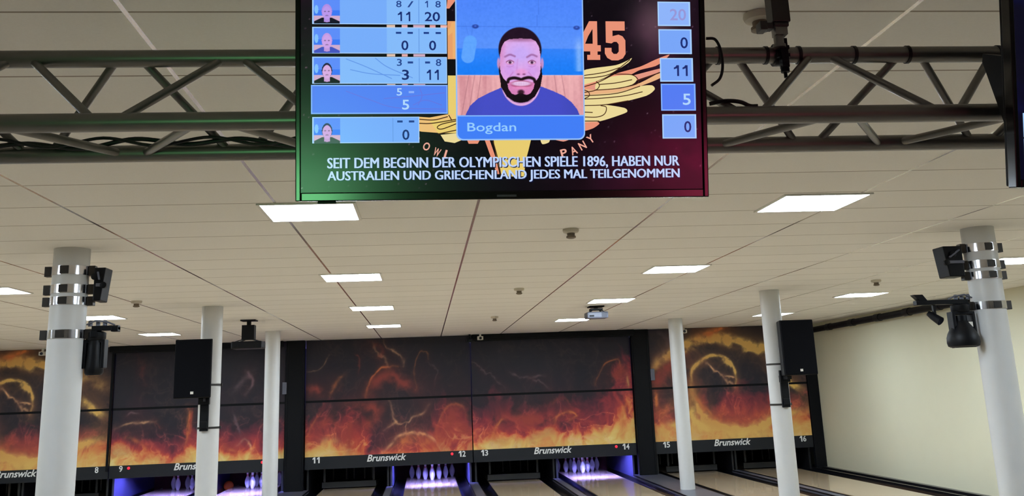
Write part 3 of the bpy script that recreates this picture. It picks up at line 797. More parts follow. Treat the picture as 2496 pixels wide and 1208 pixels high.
# ================================================================== LIGHT FIXTURES CLAMPED TO THE FRONT COLUMNS
def band_parts(cx, cy, z0, z1):
    """steel band round a column, with its lugs"""
    col = COLS[(0 if cx < 0 else 1, 0)]; o = (cx, cy, CAP)
    b = MB(o); b.ring((cx, cy), CR + 0.0005, CR + 0.007, z0, z1, 40); p = b.build('steel_band', M['steel'], col, smooth=30)
    for s in (-1, 1):
        b = MB(o); b.box(cx + s * (CR + 0.030) - 0.024, cx + s * (CR + 0.030) + 0.024, cy - 0.028, cy + 0.028, z0 - 0.004, z1 + 0.004); b.build('clamp_lug', M['dark_steel'], p, bevel=0.003)
    b = MB(o); b.box(cx - 0.034, cx + 0.030, cy - CR - 0.0115, cy - CR - 0.003, z0 + 0.004, z1 - 0.004); b.build('clamp_plate', M['dark_steel'], p, bevel=0.003)

def effect_box(cx, cy, s, label):
    """black box light, s = side of the column it hangs on"""
    o = (cx, cy, 2.6)
    t = thing('effect_light', label, 'effect light', o, 'black box lights on the front columns')
    for z0, z1 in ((2.785, 2.852), (2.649, 2.713), (2.563, 2.623)): band_parts(cx, cy, z0, z1)
    x0 = cx + s * (CR + 0.056); xa = cx + s * 0.185; xb = cx + s * (0.268 if s > 0 else 0.345)
    b = MB(o)
    b.prism([(xa, cy - 0.05, 2.838), (xb, cy - 0.05, 2.838), (xb - s * 0.028, cy - 0.05, 2.590), (xa, cy - 0.05, 2.590)], (0, 0.17, 0)); b.build('housing', M['black'], t, bevel=0.008)
    b = MB(o)
    zc = 2.715
    b.box(min(xa, xb) + 0.02, max(xa, xb) - 0.0, cy - 0.064, cy - 0.052, zc - 0.020, zc + 0.004)
    b.bar((xa + s * 0.03, cy - 0.060, zc + 0.09), (xb - s * 0.04, cy - 0.060, zc + 0.03), 0.02, 0.012)
    b.build('yoke', M['grey'], t, bevel=0.003)
    b = MB(o); b.lathe([(0.014, 0), (0.024, -0.004), (0.024, -0.028), (0.012, -0.032)], (xb - s * 0.004, cy - 0.052, zc - 0.012), 18, 'y'); b.build('knob', M['black'], t, smooth=40)
    b = MB(o); b.lathe([(0.026, 0), (0.026, -0.010), (0.020, -0.012)], (xb - s * 0.075, cy - 0.052, zc + 0.055), 20, 'y'); b.build('lens', M['black'], t, smooth=40)
    b = MB(o); b.box(min(x0, xa) - 0.0, max(x0, xa), cy - 0.02, cy + 0.02, 2.66, 2.70); b.box(min(x0, xa), max(x0, xa), cy - 0.02, cy + 0.02, 2.79, 2.82); b.build('side_arm', M['dark_steel'], t)
effect_box(CX1, CY[0], 1, 'black box light clamped high on the left banded column')
effect_box(CX2, CY[0], -1, 'black box light clamped high on the right banded column')

def moving_head(cx, cy, s, label, big):
    o = (cx, cy, 2.35)
    t = thing('moving_head_light', label, 'moving head light', o, 'moving head lights on the front columns')
    band_parts(cx, cy, 2.320, 2.382)
    L = 0.375 if not big else 0.62
    b = MB(o)
    b.box(*sorted((cx + s * (CR + 0.056), cx + s * L)), cy - 0.030, cy + 0.030, 2.372, 2.408)
    b.box(*sorted((cx + s * (CR + 0.056), cx + s * (CR + 0.10))), cy - 0.05, cy + 0.05, 2.325, 2.372)
    if big:
        b.prism([(cx + s * 0.52, cy - 0.03, 2.40), (cx + s * 0.585, cy - 0.03, 2.40), (cx + s * 0.640, cy - 0.03, 2.455), (cx + s * 0.56, cy - 0.03, 2.455)], (0, 0.06, 0))
    else:
        b.box(*sorted((cx + s * L, cx + s * (L - 0.05))), cy - 0.034, cy + 0.034, 2.362, 2.400)
    b.build('support_arm', M['black'], t, bevel=0.004)
    b = MB(o)
    for k in (0.17, 0.225, 0.275): b.lathe([(0.016, 0), (0.016, 0.035), (0.010, 0.042)], (cx + s * k, cy - 0.01, 2.405), 12)
    b.tube([(cx + s * 0.15, cy - 0.03, 2.418), (cx + s * 0.22, cy - 0.05, 2.444), (cx + s * 0.30, cy - 0.03, 2.432), (cx + s * 0.35, cy - 0.02, 2.41)], 0.006, 8)
    b.build('clamp_hook', M['grey'], t, smooth=40)
    hx = cx + s * (0.258 if big else 0.203)
    hy = cy - 0.02 if big else cy + 0.03
    b = MB(o); b.lathe([(0.062, 0.0), (0.070, 0.012), (0.070, 0.055), (0.050, 0.065)], (hx, hy, 2.305), 24); b.build('base_box', M['black'], t, smooth=40)
    b = MB(o)
    w = 0.082 if big else 0.066
    for q in (-1, 1): b.box(hx + q * w - 0.013, hx + q * w + 0.013, hy - 0.045, hy + 0.045, 2.10, 2.31)
    b.box(hx - w, hx + w, hy - 0.045, hy + 0.045, 2.285, 2.312)
    b.build('yoke', M['black'], t, bevel=0.006)
    b = MB(o)
    if big:
        b.lathe([(0.055, 0.15), (0.085, 0.10), (0.112, 0.05), (0.122, 0.02), (0.124, -0.02), (0.118, -0.045), (0.10, -0.055)], (hx - 0.01, hy, 2.085), 30)
        b.lathe([(0.05, 0.0), (0.05, 0.08)], (hx - 0.01, hy, 2.20), 20)
    else:
        b.lathe([(0.040, 0.235), (0.056, 0.20), (0.060, 0.08), (0.066, 0.0), (0.066, -0.045), (0.055, -0.06)], (hx, hy, 2.115), 28)
    b.build('lamp_head', M['black'], t, smooth=40)
    b = MB(o)
    if big: b.lathe([(0.092, -0.054), (0.090, -0.060), (0.02, -0.062)], (hx - 0.01, hy, 2.085), 28)
    else: b.lathe([(0.050, -0.059), (0.048, -0.064), (0.01, -0.066)], (hx, hy, 2.115), 28)
    b.build('lens', M['lens'], t, smooth=40)
    if big:
        b = MB(o); b.box(hx + 0.028, hx + 0.062, hy - 0.050, hy - 0.046, 2.185, 2.225); b.build('label_plate', M['white'], t)
moving_head(CX1, CY[0], 1, 'black moving head light hanging beside the left banded column', False)
moving_head(CX2, CY[0], -1, 'large black moving head light hanging beside the right banded column', True)
o = (4.095, CY[0], 2.372)
t = thing('spotlight', 'small black spotlight hanging under the arm left of the right moving head', 'spotlight', o)
b = MB(o); b.box(4.085, 4.105, CY[0] - 0.012, CY[0] + 0.012, 2.29, 2.371); b.build('hanger', M['black'], t)
b = MB(o); b.tube([(4.062, CY[0] + 0.03, 2.308), (4.080, CY[0], 2.280), (4.112, CY[0] - 0.05, 2.236)], [0.022, 0.030, 0.036], 18); b.build('lamp_can', M['black'], t, smooth=40)
b = MB(o); b.tube([(4.1125, CY[0] - 0.0507, 2.2353), (4.114, CY[0] - 0.053, 2.233)], 0.030, 18); b.build('lens', M['lens'], t, smooth=40)

# ================================================================== PROJECTORS
def projector(x, y, label, m, zb, h, w, dep, drop):
    o = (x, y, CE)
    t = thing('projector', label, 'projector', o, 'ceiling projectors')
    b = MB(o); b.box(x - 0.11, x + 0.11, y - 0.11, y + 0.11, CE - 0.018, CE); b.build('ceiling_plate', M['black'], t, bevel=0.004)
    b = MB(o); top = zb + h
    b.lathe([(0.032, 0), (0.032, top + 0.06 - (CE - 0.018))], (x, y, CE - 0.018), 18)
    b.build('pole', M['black'], t, smooth=40)
    b = MB(o)
    b.box(x - 0.09, x + 0.09, y - 0.08, y + 0.08, top + 0.03, top + drop)
    for sx in (-1, 1):
        for sy in (-1, 1): b.bar((x + sx * 0.06, y + sy * 0.06, top + 0.035), (x + sx * (w / 2 - 0.05), y + sy * (dep / 2 - 0.06), top - 0.002), 0.02, 0.014)
    b.build('mount_arms', M['black'], t)
    b = MB(o); b.box(x - w / 2, x + w / 2, y - dep / 2, y + dep / 2, zb, top); b.build('housing', M[m], t, bevel=0.018)
    b = MB(o)
    for k in range(6): b.box(x + w / 2 - 0.10, x + w / 2 - 0.02, y - dep / 2 - 0.004, y - dep / 2, zb + 0.016 + k * h * 0.12, zb + 0.016 + k * h * 0.12 + 0.005)
    b.box(x - w / 2 + 0.03, x - w / 2 + 0.10, y - dep / 2 - 0.004, y - dep / 2, zb + 0.02, zb + 0.045); b.build('rear_panel', M['black'], t)
    b = MB(o); b.lathe([(0.045, 0), (0.045, 0.03), (0.035, 0.034)], (x - w * 0.2, y + dep / 2, zb + h / 2), 20, 'y'); b.build('lens', M['lens'], t, smooth=40)
projector(2.530, 14.1, 'grey projector hanging from the ceiling between two panel lights on the right', 'grey', 2.806, 0.092, 0.312, 0.28, 0.052)
projector(-2.585, 14.7, 'black projector on a short ceiling pole between the left columns', 'black', 2.565, 0.105, 0.44, 0.36, 0.24)
# cover collar of the left projector
# ================================================================== PIPE ALONG THE RIGHT WALL
o = (8.24, 17.2, 2.87)
t = thing('wall_pipe', 'long black pipe with couplings along the top of the cream right wall', 'pipe', o)
b = MB(o); b.tube([(8.24, 20.35, 2.835), (8.24, 17.0, 2.866), (8.24, 13.6, 2.900)], 0.058, 18); b.build('pipe', M['black_matt'], t, smooth=40)
for y in (19.2, 18.1, 17.0, 15.9, 14.9):
    z = 2.835 + (20.35 - y) * 0.0096
    b = MB(o); b.tube([(8.24, y + 0.10, z), (8.24, y - 0.10, z)], 0.068, 18); b.build('coupling', M['black'], t, smooth=40)
    b = MB(o); b.box(8.30, 8.40, y - 0.02, y + 0.02, z - 0.02, z + 0.02); b.build('wall_clip', M['dark_steel'], t)

# ================================================================== TRUSS
TOPC = (2.50, CZ + 0.896); NEAR = (2.34, CZ + 0.674); FAR = (2.655, CZ + 0.674)
TX0, TX1 = -2.3, 2.75
o = (0.2, 2.5, CZ + 0.72)
truss = thing('lighting_truss', 'grey aluminium lattice truss spanning the photo behind the hanging television', 'truss', o)
for (y, z) in (TOPC, NEAR, FAR):
    b = MB(o); b.tube([(TX0, y, z), (0.0, y, z), (TX1, y, z)], 0.0235, 24); b.build('chord', M['alu'], truss, smooth=40)
def braces(A, B, x0, per, half, off):
    k = 0; x = x0
    while x < TX1 - 0.1:
        for s in (-1, 1):
            a = (x + s * off, A[0], A[1]); c = (x + s * (half - off), B[0], B[1])
            if TX0 < min(a[0], c[0]) and max(a[0], c[0]) < TX1:
                b = MB(o); b.tube([a, c], 0.0112, 14); b.build('brace', M['alu'], truss, smooth=40)
        x += per
PER = 0.5445
xt = -0.500 - 3 * PER
braces(TOPC, NEAR, xt, PER, PER / 2, 0.022)
braces(TOPC, FAR, xt + PER / 2, PER, PER / 2, 0.030)
braces(FAR, NEAR, xt + PER / 2 - 0.02, PER, PER / 2, 0.028)
for x in (0.839, 0.977, 1.073, 1.237, 1.397, 1.672):
    b = MB(o)
    n = 28
    for k in range(n):
        pass
    ringb = []
    b.lathe([(0.0238, -0.0045), (0.0262, -0.0045), (0.0262, 0.0045), (0.0238, 0.0045)], (x, TOPC[0], TOPC[1]), 24, 'x'); b.build('cable_tie', M['cable'], truss, smooth=40)

# truss hanger between the ceiling and the top chord
o = (1.005, 2.47, CE)
t = thing('truss_hanger', 'dark bracket hanging from the ceiling and gripping the truss right of the television', 'hanger', o)
b = MB(o); b.box(0.950, 1.062, 2.40, 2.50, CE - 0.012, CE); b.build('ceiling_plate', M['dark_steel'], t)
b = MB(o); b.box(0.981, 1.032, 2.425, 2.475, 2.800, CE - 0.012); b.box(0.985, 1.028, 2.43, 2.47, 2.788, 2.800); b.build('post', M['dark_steel'], t, bevel=0.003)
b = MB(o); b.box(0.952, 0.985, 2.435, 2.465, 2.783, 2.800); b.box(0.946, 0.966, 2.43, 2.47, 2.778, 2.804); b.build('side_lever', M['dark_steel'], t, bevel=0.002)
b = MB(o); b.box(0.990, 1.024, 2.435, 2.468, 2.766, 2.788); b.lathe([(0.014, 0), (0.014, -0.030), (0.018, -0.031), (0.018, -0.040), (0.011, -0.041)], (1.003, 2.455, 2.772), 16)
b.build('swivel', M['alu'], t, smooth=40)
b = MB(o)
cxh = 1.016
b.lathe([(0.0240, -0.016), (0.0320, -0.016), (0.0320, 0.016), (0.0240, 0.016)], (cxh, TOPC[0], TOPC[1]), 24, 'x')
b.box(cxh - 0.010, cxh + 0.010, 2.452, 2.474, TOPC[1] - 0.050, TOPC[1] + 0.034)
b.lathe([(0.012, 0), (0.012, -0.018), (0.005, -0.019), (0.005, -0.034)], (cxh, 2.464, TOPC[1] - 0.045), 14)
b.box(cxh - 0.018, cxh + 0.018, 2.460, 2.474, TOPC[1] + 0.006, TOPC[1] + 0.016); b.box(cxh - 0.018, cxh + 0.018, 2.460, 2.474, TOPC[1] - 0.018, TOPC[1] - 0.008)
b.build('pipe_clamp', M['black'], t, smooth=40)

# cables
def cable(name, pts, r, label):
    b = MB(pts[0]); b.tube(smooth_line3(pts), r, 10); tag(b.build(name, M['cable'], None, smooth=60), label, 'cable')
def smooth_line3(pts, k=8):
    P = [np.array(p, float) for p in pts]; P = [2 * P[0] - P[1]] + P + [2 * P[-1] - P[-2]]
    out = []
    for i in range(1, len(P) - 2):
        for j in range(k):
            t = j / k; a, b_, c, d = P[i - 1:i + 3]
            out.append(tuple(0.5 * (2 * b_ + (c - a) * t + (2 * a - 5 * b_ + 4 * c - d) * t * t + (3 * b_ - a - 3 * c + d) * t ** 3)))
    out.append(tuple(P[-2])); return out
zf = FAR[1]
pts = []
for i in range(15):
    x = -2.2 + i * 0.142
    pts.append((x, FAR[0] - 0.033 - 0.004 * math.sin(i * 2.1), zf + (0.012 if i % 2 else 0.030) + 0.006 * math.sin(i * 1.3)))
cable('power_cable', pts, 0.0062, 'black cable sagging along the rear lower truss tube left of the television')
pts2 = [(p[0] + 0.06, p[1] - 0.012, zf + (0.034 if i % 2 else 0.010)) for i, p in enumerate(pts)]
cable('signal_cable', pts2, 0.0045, 'thinner black cable looping along the rear lower truss tube at left')
cable('cable_loop', [(0.79, 2.44, 2.755), (0.815, 2.44, 2.752), (0.826, 2.435, 2.72), (0.826, 2.43, 2.67), (0.815, 2.43, 2.635), (0.79, 2.43, 2.615)], 0.004, 'black cable loop hanging from the top truss tube right of the television')
cable('plug_cable', [(0.76, 2.37, 2.545), (0.80, 2.355, 2.548), (0.835, 2.345, 2.542), (0.86, 2.345, 2.531), (0.88, 2.34, 2.5285)], 0.0055, 'short black cable bundle lying on the lower truss tube right of the television')

# ================================================================== HANGING SCOREBOARD TELEVISIONS
TW, TH = 0.974, 0.560
TVM = Matrix(((0.99997, 0.00803, 0.0, 0), (0.00149, -0.18582, -0.98258, 0), (-0.00789, 0.98255, -0.18583, 0), (0, 0, 0, 1)))
def S(x, y):
    """layout pixel of the score picture -> metres on the screen plane"""
    w = -0.00004 * x + 0.00002 * y + 1.0
    return SX0 + (x - 720.0) * SKX, SY0 - (y - 491.0) * SKY
SX0, SY0 = 0.0, 0.0
SKX, SKY = TW / 1008.0, 0.4705 / 485.5
def tv_frame(name, label, X):
    t = thing(name, label, 'television', (0, 0, 0), 'hanging scoreboard televisions')
    t.matrix_world = Matrix.Translation((X, 2.2, CZ + 0.4395)) @ TVM
    bz = 0.0125
    b = MB()
    d = 0.030
    b.box(0, bz, 0, TH, -d, 0.004); b.box(TW - bz, TW, 0, TH, -d, 0.004)
    b.box(bz, TW - bz, 0, 0.020, -d, 0.004); b.box(bz, TW - bz, TH - bz, TH, -d, 0.004)
    b.build('bezel', M['bezel'], t, bevel=0.0025)
    b = MB(); b.box(0.004, TW - 0.004, 0.004, TH - 0.004, -0.046, -d); b.box(0.14, TW - 0.14, 0.06, TH - 0.10, -0.085, -0.046); b.build('back_cover', M['black_matt'], t, bevel=0.004)
    b = MB(); b.box(0.050, 0.092, -0.0055, 0.0, -0.016, 0.0); b.build('remote_sensor', M['black'], t, bevel=0.0012)
    b = MB(); b.box(TW / 2 - 0.022, TW / 2 + 0.024, 0.0058, 0.0108, 0.004, 0.0044); b.build('maker_badge', M['grey'], t)
    b = MB()
    for q in (0.30, TW - 0.30):
        b.box(q - 0.02, q + 0.02, 0.05, TH - 0.06, -0.10, -0.0851)
        b.box(q - 0.012, q + 0.012, 0.20, 0.225, -0.142, -0.10)
    b.box(0.26, TW - 0.26, 0.20, 0.24, -0.112, -0.10); b.build('wall_mount', M['black_matt'], t)
    return t
tv = tv_frame('television', 'large hanging scoreboard television showing a bearded man and bowling scores', -0.290)
tv2 = tv_frame('television', 'dark hanging television cut off by the right edge of the photo', 1.462)
# stays that carry the second television on the truss
b = MB(); b.prism([(0.012, 0.155, -0.05), (0.012, 0.335, -0.05), (0.012, 0.355, -0.135), (0.012, 0.335, -0.14)], (0.03, 0, 0)); b.build('side_stay', M['black_matt'], tv2)

def screen_grid(name, x0, x1, y0, y1, n, m, fn, parent, h):
    xs = np.linspace(x0, x1, n); ys = np.linspace(y1, y0, m)
    PX, PY = np.meshgrid(xs, ys)
    U, V = S(PX, PY)
    return grid_obj(name, np.stack([U, V, np.full_like(U, h)], -1), fn(PX, PY), M['screen'], parent)

def bg(PX, PY):
    """black space picture with a faint purple nebula, star dust"""
    n = fbm(PX / 150, PY / 150, 501, 4); n2 = fbm(PX / 40, PY / 40, 531, 3)
    rgb = np.zeros(PX.shape + (3,)) + np.array((7, 4, 12))
    k = np.clip((n - .45) * 2.2, 0, 1)[..., None]
    rgb = rgb + k * np.array((26, 6, 18))
    r = (np.clip((PX - 1430) / 260, 0, 1) * np.clip((PY - 200) / 160, 0, 1) * np.clip(1.3 - np.abs(PY - 380) / 120, 0, 1))[..., None]
    rgb = rgb + r * np.array((52, 2, 18)) * (0.6 + 0.8 * n2[..., None])  # red lamp reflection on the glass, painted into the picture
    l = (np.clip((790 - PX) / 60, 0, 1))[..., None]
    rgb = rgb + l * np.array((22, 4, 14)) * n2[..., None]
    w = np.exp(-(((PX - 1600) / 60) ** 2 + ((PY - 60) / 80) ** 2))[..., None]
    rgb = rgb + w * np.array((70, 55, 55))
    g = (np.clip((900 - PX) / 200, 0, 1) * np.clip((PY - 330) / 90, 0, 1))[..., None]
    rgb = rgb + g * np.array((20, 44, 30))  # green reflection at the lower left, painted into the picture colour
    rng = np.random.RandomState(8)
    for i in range(260):
        sx, sy = rng.uniform(735, 1712), rng.uniform(-50, 465)
        if 1110 < sx < 1415: continue
        a = rng.uniform(20, 110); d = np.hypot(PX - sx, PY - sy)
        rgb = rgb + (np.exp(-(d / 1.6) ** 2) * a)[..., None] * np.array((1.0, .82, .9))
    return rgb
screen = screen_grid('screen', 733, 1713, -66, 471, 420, 230, bg, tv, 0.0012)

def S3(x, y, h): u, v = S(x, y); return (u, v, h)
def sbox(b, x0, y0, x1, y1, h, col): b.poly([S3(x0, y1, h), S3(x1, y1, h), S3(x1, y0, h), S3(x0, y0, h)], col)
def spoly(b, pts, h, col): b.poly([S3(x, y, h) for x, y in pts], col)
def stext(b, s, x0, y0, x1, y1, h, col, bold=0.0, rot=0.0):
    if s == '1':      # a one with its flag
        w, g = x1 - x0, y1 - y0
        spoly(b, [(x0 + .52 * w, y0), (x1, y0), (x1, y1), (x0 + .62 * w, y1), (x0 + .62 * w, y0 + .28 * g), (x0, y0 + .38 * g), (x0, y0 + .22 * g), (x0 + .36 * w, y0 + .13 * g)], h, col); return
    V, Fc, _ = text_faces(s, bold)
    cx_, cy_ = (x0 + x1) / 2, (y0 + y1) / 2; c, sn = math.cos(rot), math.sin(rot)
    out = []
    for v in V:
        x = (v[0] - .5) * (x1 - x0); y = (.5 - v[1]) * (y1 - y0)
        out.append(S3(cx_ + x * c - y * sn, cy_ + x * sn + y * c, h))
    b.add(out, Fc, col)

# --- the winged emblem and the year behind the score rows
b = MB(); H1 = 0.0016
def spoly_g(b, pts, h, top, bot):
    ys = [p[1] for p in pts]; y0, y1 = min(ys), max(ys)
    # cut in horizontal slices for the colour fade
    spoly(b, pts, h, tuple((np.array(top) + np.array(bot)) / 2))
SAL, YEL, PAL, PNK = (232, 146, 118), (232, 204, 112), (234, 216, 152), (226, 150, 130)
def glyph4(x, y, w, hh): # varsity four
    return [(x + .52 * w, y), (x + .86 * w, y), (x + .86 * w, y + .62 * hh), (x + w, y + .62 * hh), (x + w, y + .78 * hh), (x + .86 * w, y + .78 * hh), (x + .86 * w, y + .87 * hh), (x + .97 * w, y + .87 * hh), (x + .97 * w, y + hh),
            (x + .42 * w, y + hh), (x + .42 * w, y + .87 * hh), (x + .55 * w, y + .87 * hh), (x + .55 * w, y + .78 * hh), (x, y + .78 * hh), (x, y + .60 * hh)]
spoly(b, glyph4(1404, 55, 59, 96), H1, SAL)
spoly(b, [(1432, 92), (1443, 74), (1443, 111), (1424, 111)], H1 + .0002, (12, 6, 12))
five = [(1476, 55), (1524, 55), (1524, 78), (1493, 78), (1493, 92), (1508, 88), (1518, 92), (1525, 102), (1525, 136), (1518, 147), (1506, 152), (1490, 152), (1479, 146), (1473, 135), (1473, 121), (1490, 121), (1490, 130), (1495, 136), (1503, 136), (1508, 130), (1508, 112), (1503, 106), (1496, 106), (1490, 110), (1476, 108)]
spoly(b, five, H1, SAL)
sbox(b, 1085, 57, 1106, 150, H1, (232, 160, 104)); sbox(b, 1085, 190, 1107, 300, H1, YEL)
spoly(b, [(1086, 0), (1105, 0), (1105, 6), (1090, 26), (1083, 26)], H1, SAL)
stext(b, '1', 1086, 60, 1104, 148, H1 + .0002, (236, 176, 110), 0.04)
# right wing: long feathers
feath = [([(1416, 180), (1440, 172), (1500, 164), (1530, 152), (1541, 146), (1532, 158), (1500, 178), (1470, 196), (1416, 214)], PAL),
         ([(1416, 214), (1465, 200), (1496, 186), (1560, 168), (1600, 150), (1636, 137), (1622, 152), (1600, 166), (1560, 176), (1530, 190), (1416, 226)], SAL),
         ([(1416, 232), (1452, 208), (1500, 196), (1540, 190), (1612, 172), (1612, 180), (1560, 198), (1550, 202), (1500, 214), (1446, 230)], PNK),
         ([(1452, 206), (1490, 192), (1540, 188), (1552, 200), (1540, 212), (1500, 222), (1450, 226)], PAL),
         ([(1416, 222), (1450, 226), (1510, 222), (1560, 208), (1612, 182), (1611, 196), (1560, 216), (1500, 232), (1416, 240)], (232, 178, 130)),
         ([(1416, 240), (1500, 232), (1560, 216), (1590, 214), (1597, 224), (1575, 240), (1500, 258), (1416, 264)], PAL),
         ([(1416, 264), (1470, 262), (1520, 270), (1526, 280), (1500, 290), (1460, 302), (1416, 306)], PAL),
         ([(1416, 306), (1450, 304), (1456, 309), (1440, 320), (1416, 326)], SAL),
         ([(1310, 344), (1332, 344), (1330, 354), (1314, 358)], PAL), ([(1336, 344), (1384, 344), (1366, 352)], PNK)]
def round_outline(pts):
    n = len(pts); out = []
    for i in range(n):
        p0, p1, p2, p3 = (np.array(pts[(i + j) % n], float) for j in (-1, 0, 1, 2))
        for j in range(4):
            t = j / 4; out.append(tuple(0.5 * (2 * p1 + (p2 - p0) * t * .7 + (2 * p0 - 5 * p1 + 4 * p2 - p3) * t * t * .7 + (3 * p1 - p0 - 3 * p2 + p3) * t ** 3 * .7 + .6 * (p2 - p1) * t)))
    return out
for i, (pts, c) in enumerate(feath): spoly(b, round_outline(pts), H1 + .00003 * i, c)
def sline(b, pts, w, h, col):
    pts = smooth_line(pts, 5)
    for (ax, ay), (bx, by) in zip(pts[:-1], pts[1:]):
        L = math.hypot(bx - ax, by - ay) + 1e-6; nx, ny = -(by - ay) / L * w / 2, (bx - ax) / L * w / 2
        spoly(b, [(ax + nx, ay + ny), (bx + nx, by + ny), (bx - nx, by - ny), (ax - nx, ay - ny)], h, col)
DK = (64, 34, 18)
for pts in ([(1418, 190), (1470, 182), (1510, 170)], [(1418, 196), (1450, 194), (1490, 184), (1536, 150)], [(1418, 218), (1456, 206), (1496, 186)], [(1450, 204), (1458, 214), (1448, 226), (1418, 232)], [(1456, 212), (1500, 208), (1540, 200)], [(1446, 226), (1500, 222), (1548, 212), (1556, 202), (1540, 188), (1496, 186)], [(1556, 202), (1612, 182)], [(1418, 240), (1500, 234), (1560, 216)], [(1418, 248), (1460, 246), (1520, 240), (1566, 230)], [(1418, 264), (1470, 262), (1530, 252)], [(1460, 264), (1474, 268), (1470, 284), (1452, 292), (1418, 292)], [(1418, 280), (1440, 281)], [(1418, 225), (1430, 230), (1432, 240), (1420, 247)], [(1418, 302), (1456, 302)]):
    sline(b, pts, 2.2, H1 + .0006, DK)
# left wing stub, the pin shaped shield and the curved words
for i, (pts, c) in enumerate([([(1012, 290), (1040, 292), (1084, 284), (1108, 284), (1108, 322), (1070, 330), (1020, 326), (1012, 324)], (236, 190, 120)),
                              ([(1040, 300), (1108, 296), (1108, 330), (1060, 330)], YEL), ([(1066, 334), (1108, 330), (1124, 344), (1100, 354), (1076, 350)], PAL), ([(1128, 342), (1164, 342), (1156, 356), (1134, 356)], SAL),
                              ([(1004, 348), (1016, 340), (1014, 352)], SAL),
                              ([(1194, 340), (1288, 340), (1280, 372), (1272, 400), (1268, 436), (1212, 436), (1204, 400), (1198, 372)], YEL), ([(1172, 344), (1184, 344), (1200, 392), (1208, 430), (1202, 430), (1186, 384)], SAL)]):
    spoly(b, pts, H1 + .00003 * i, c)
for pts in ([(1014, 296), (1050, 298), (1084, 290)], [(1014, 306), (1046, 306), (1108, 296)], [(1106, 300), (1070, 308), (1058, 316), (1070, 320), (1108, 306)], [(1060, 332), (1108, 322)], [(1192, 346), (1204, 392), (1212, 436)], [(1086, 286), (1094, 300)]):
    sline(b, pts, 2.4, H1 + .0006, DK)
for ch, x, y, r in (('O', 1032, 362, .45), ('W', 1057, 376, .40), ('L', 1083, 382, .3), ('P', 1367, 380, -.25), ('A', 1391, 374, -.40), ('N', 1413, 362, -.5), ('Y', 1434, 346, -.6)):
    stext(b, ch, x - 8, y - 10, x + 8, y + 10, H1 + .0006, (236, 168, 150), 0.02, r)
b.build('winged_emblem', M['screen'], screen)

# --- score rows
def mini(seed, shirt, skin, hair):
    def fn(PX, PY):
        x = (PX - PX.min()) / (PX.max() - PX.min()); y = (PY - PY.min()) / (PY.max() - PY.min())
        rgb = np.zeros(PX.shape + (3,)) + np.array((92, 140, 248)) 
        rgb = np.where((y > .45)[..., None], np.array((60, 120, 244.)), rgb)
        rgb = np.where((y > .68)[..., None], np.array((206, 170, 205.)), rgb)
        tagm = (np.hypot((x - .1) * 1.2, (y - .42) * .5) < .09)[..., None]; rgb = np.where(tagm, np.array((130, 190, 250.)), rgb)
        sh = ((np.abs(x - .5) < .17 + .32 * np.clip((y - .74) / .16, 0, 1)) & (y > .76))[..., None]
        rgb = np.where(sh, np.array(shirt, float), rgb)
        nk = ((np.abs(x - .5) < .11) & (y > .6) & (y < .95 - .25 * np.abs(x - .5)))[..., None]; rgb = np.where(nk, np.array(skin, float) * .94, rgb)
        hr = (np.hypot((x - .5) / .20, (y - .50) / .30) < 1)[..., None]; rgb = np.where(hr, np.array(hair, float), rgb)
        fc = ((np.hypot((x - .5) / .17, (y - .55) / .27) < 1))[..., None]; rgb = np.where(fc, np.array(skin, float), rgb)
        for ex in (.43, .57):
            e = (np.hypot((x - ex) / .045, (y - .50) / .025) < 1)[..., None]; rgb = np.where(e, np.array(skin, float) * .62, rgb)
        mo = (np.hypot((x - .5) / .07, (y - .67) / .022) < 1)[..., None]; rgb = np.where(mo, np.array(skin, float) * .72, rgb)
        return rgb
    return fn
H2, H3, H4 = 0.0024, 0.0030, 0.0036
LB, LB2, EDGE, NAVY, ICE = (118, 172, 250), (132, 186, 250), (168, 208, 252), (22, 44, 112), (176, 214, 252)
rows = [(3, 66, 1083, [('8', 961, 974, 8, 24), ('/', 988, 1003, 9, 24), ('1', 1031, 1038, 8, 24), ('8', 1056, 1069, 8, 24)], [('1', 965, 975, 35, 58), ('1', 985, 995, 35, 58), ('20', 1030, 1067, 35, 58)], (14, 12, 36), (186, 150, 235), (176, 140, 228)),
        (73, 137, 1083, [('-', 960, 973, 84, 89), ('-', 988, 1001, 84, 89), ('-', 1027, 1040, 84, 89), ('-', 1056, 1069, 84, 89)], [('0', 973, 990, 105, 129), ('0', 1040, 1057, 105, 129)], (66, 82, 190), (204, 160, 232), (196, 152, 226)),
        (145, 210, 1083, [('3', 962, 974, 150, 167), ('-', 988, 1001, 156, 161), ('-', 1030, 1042, 156, 161), ('8', 1056, 1069, 150, 167)], [('3', 974, 991, 176, 201), ('1', 1034, 1044, 176, 201), ('1', 1053, 1063, 176, 201)], (16, 10, 30), (216, 170, 226), (30, 22, 60)),
        (290, 353, 1015, [('-', 962, 975, 299, 304), ('-', 990, 1003, 299, 304)], [('0', 974, 991, 321, 346)], (58, 64, 78), (206, 160, 224), (40, 40, 90))]
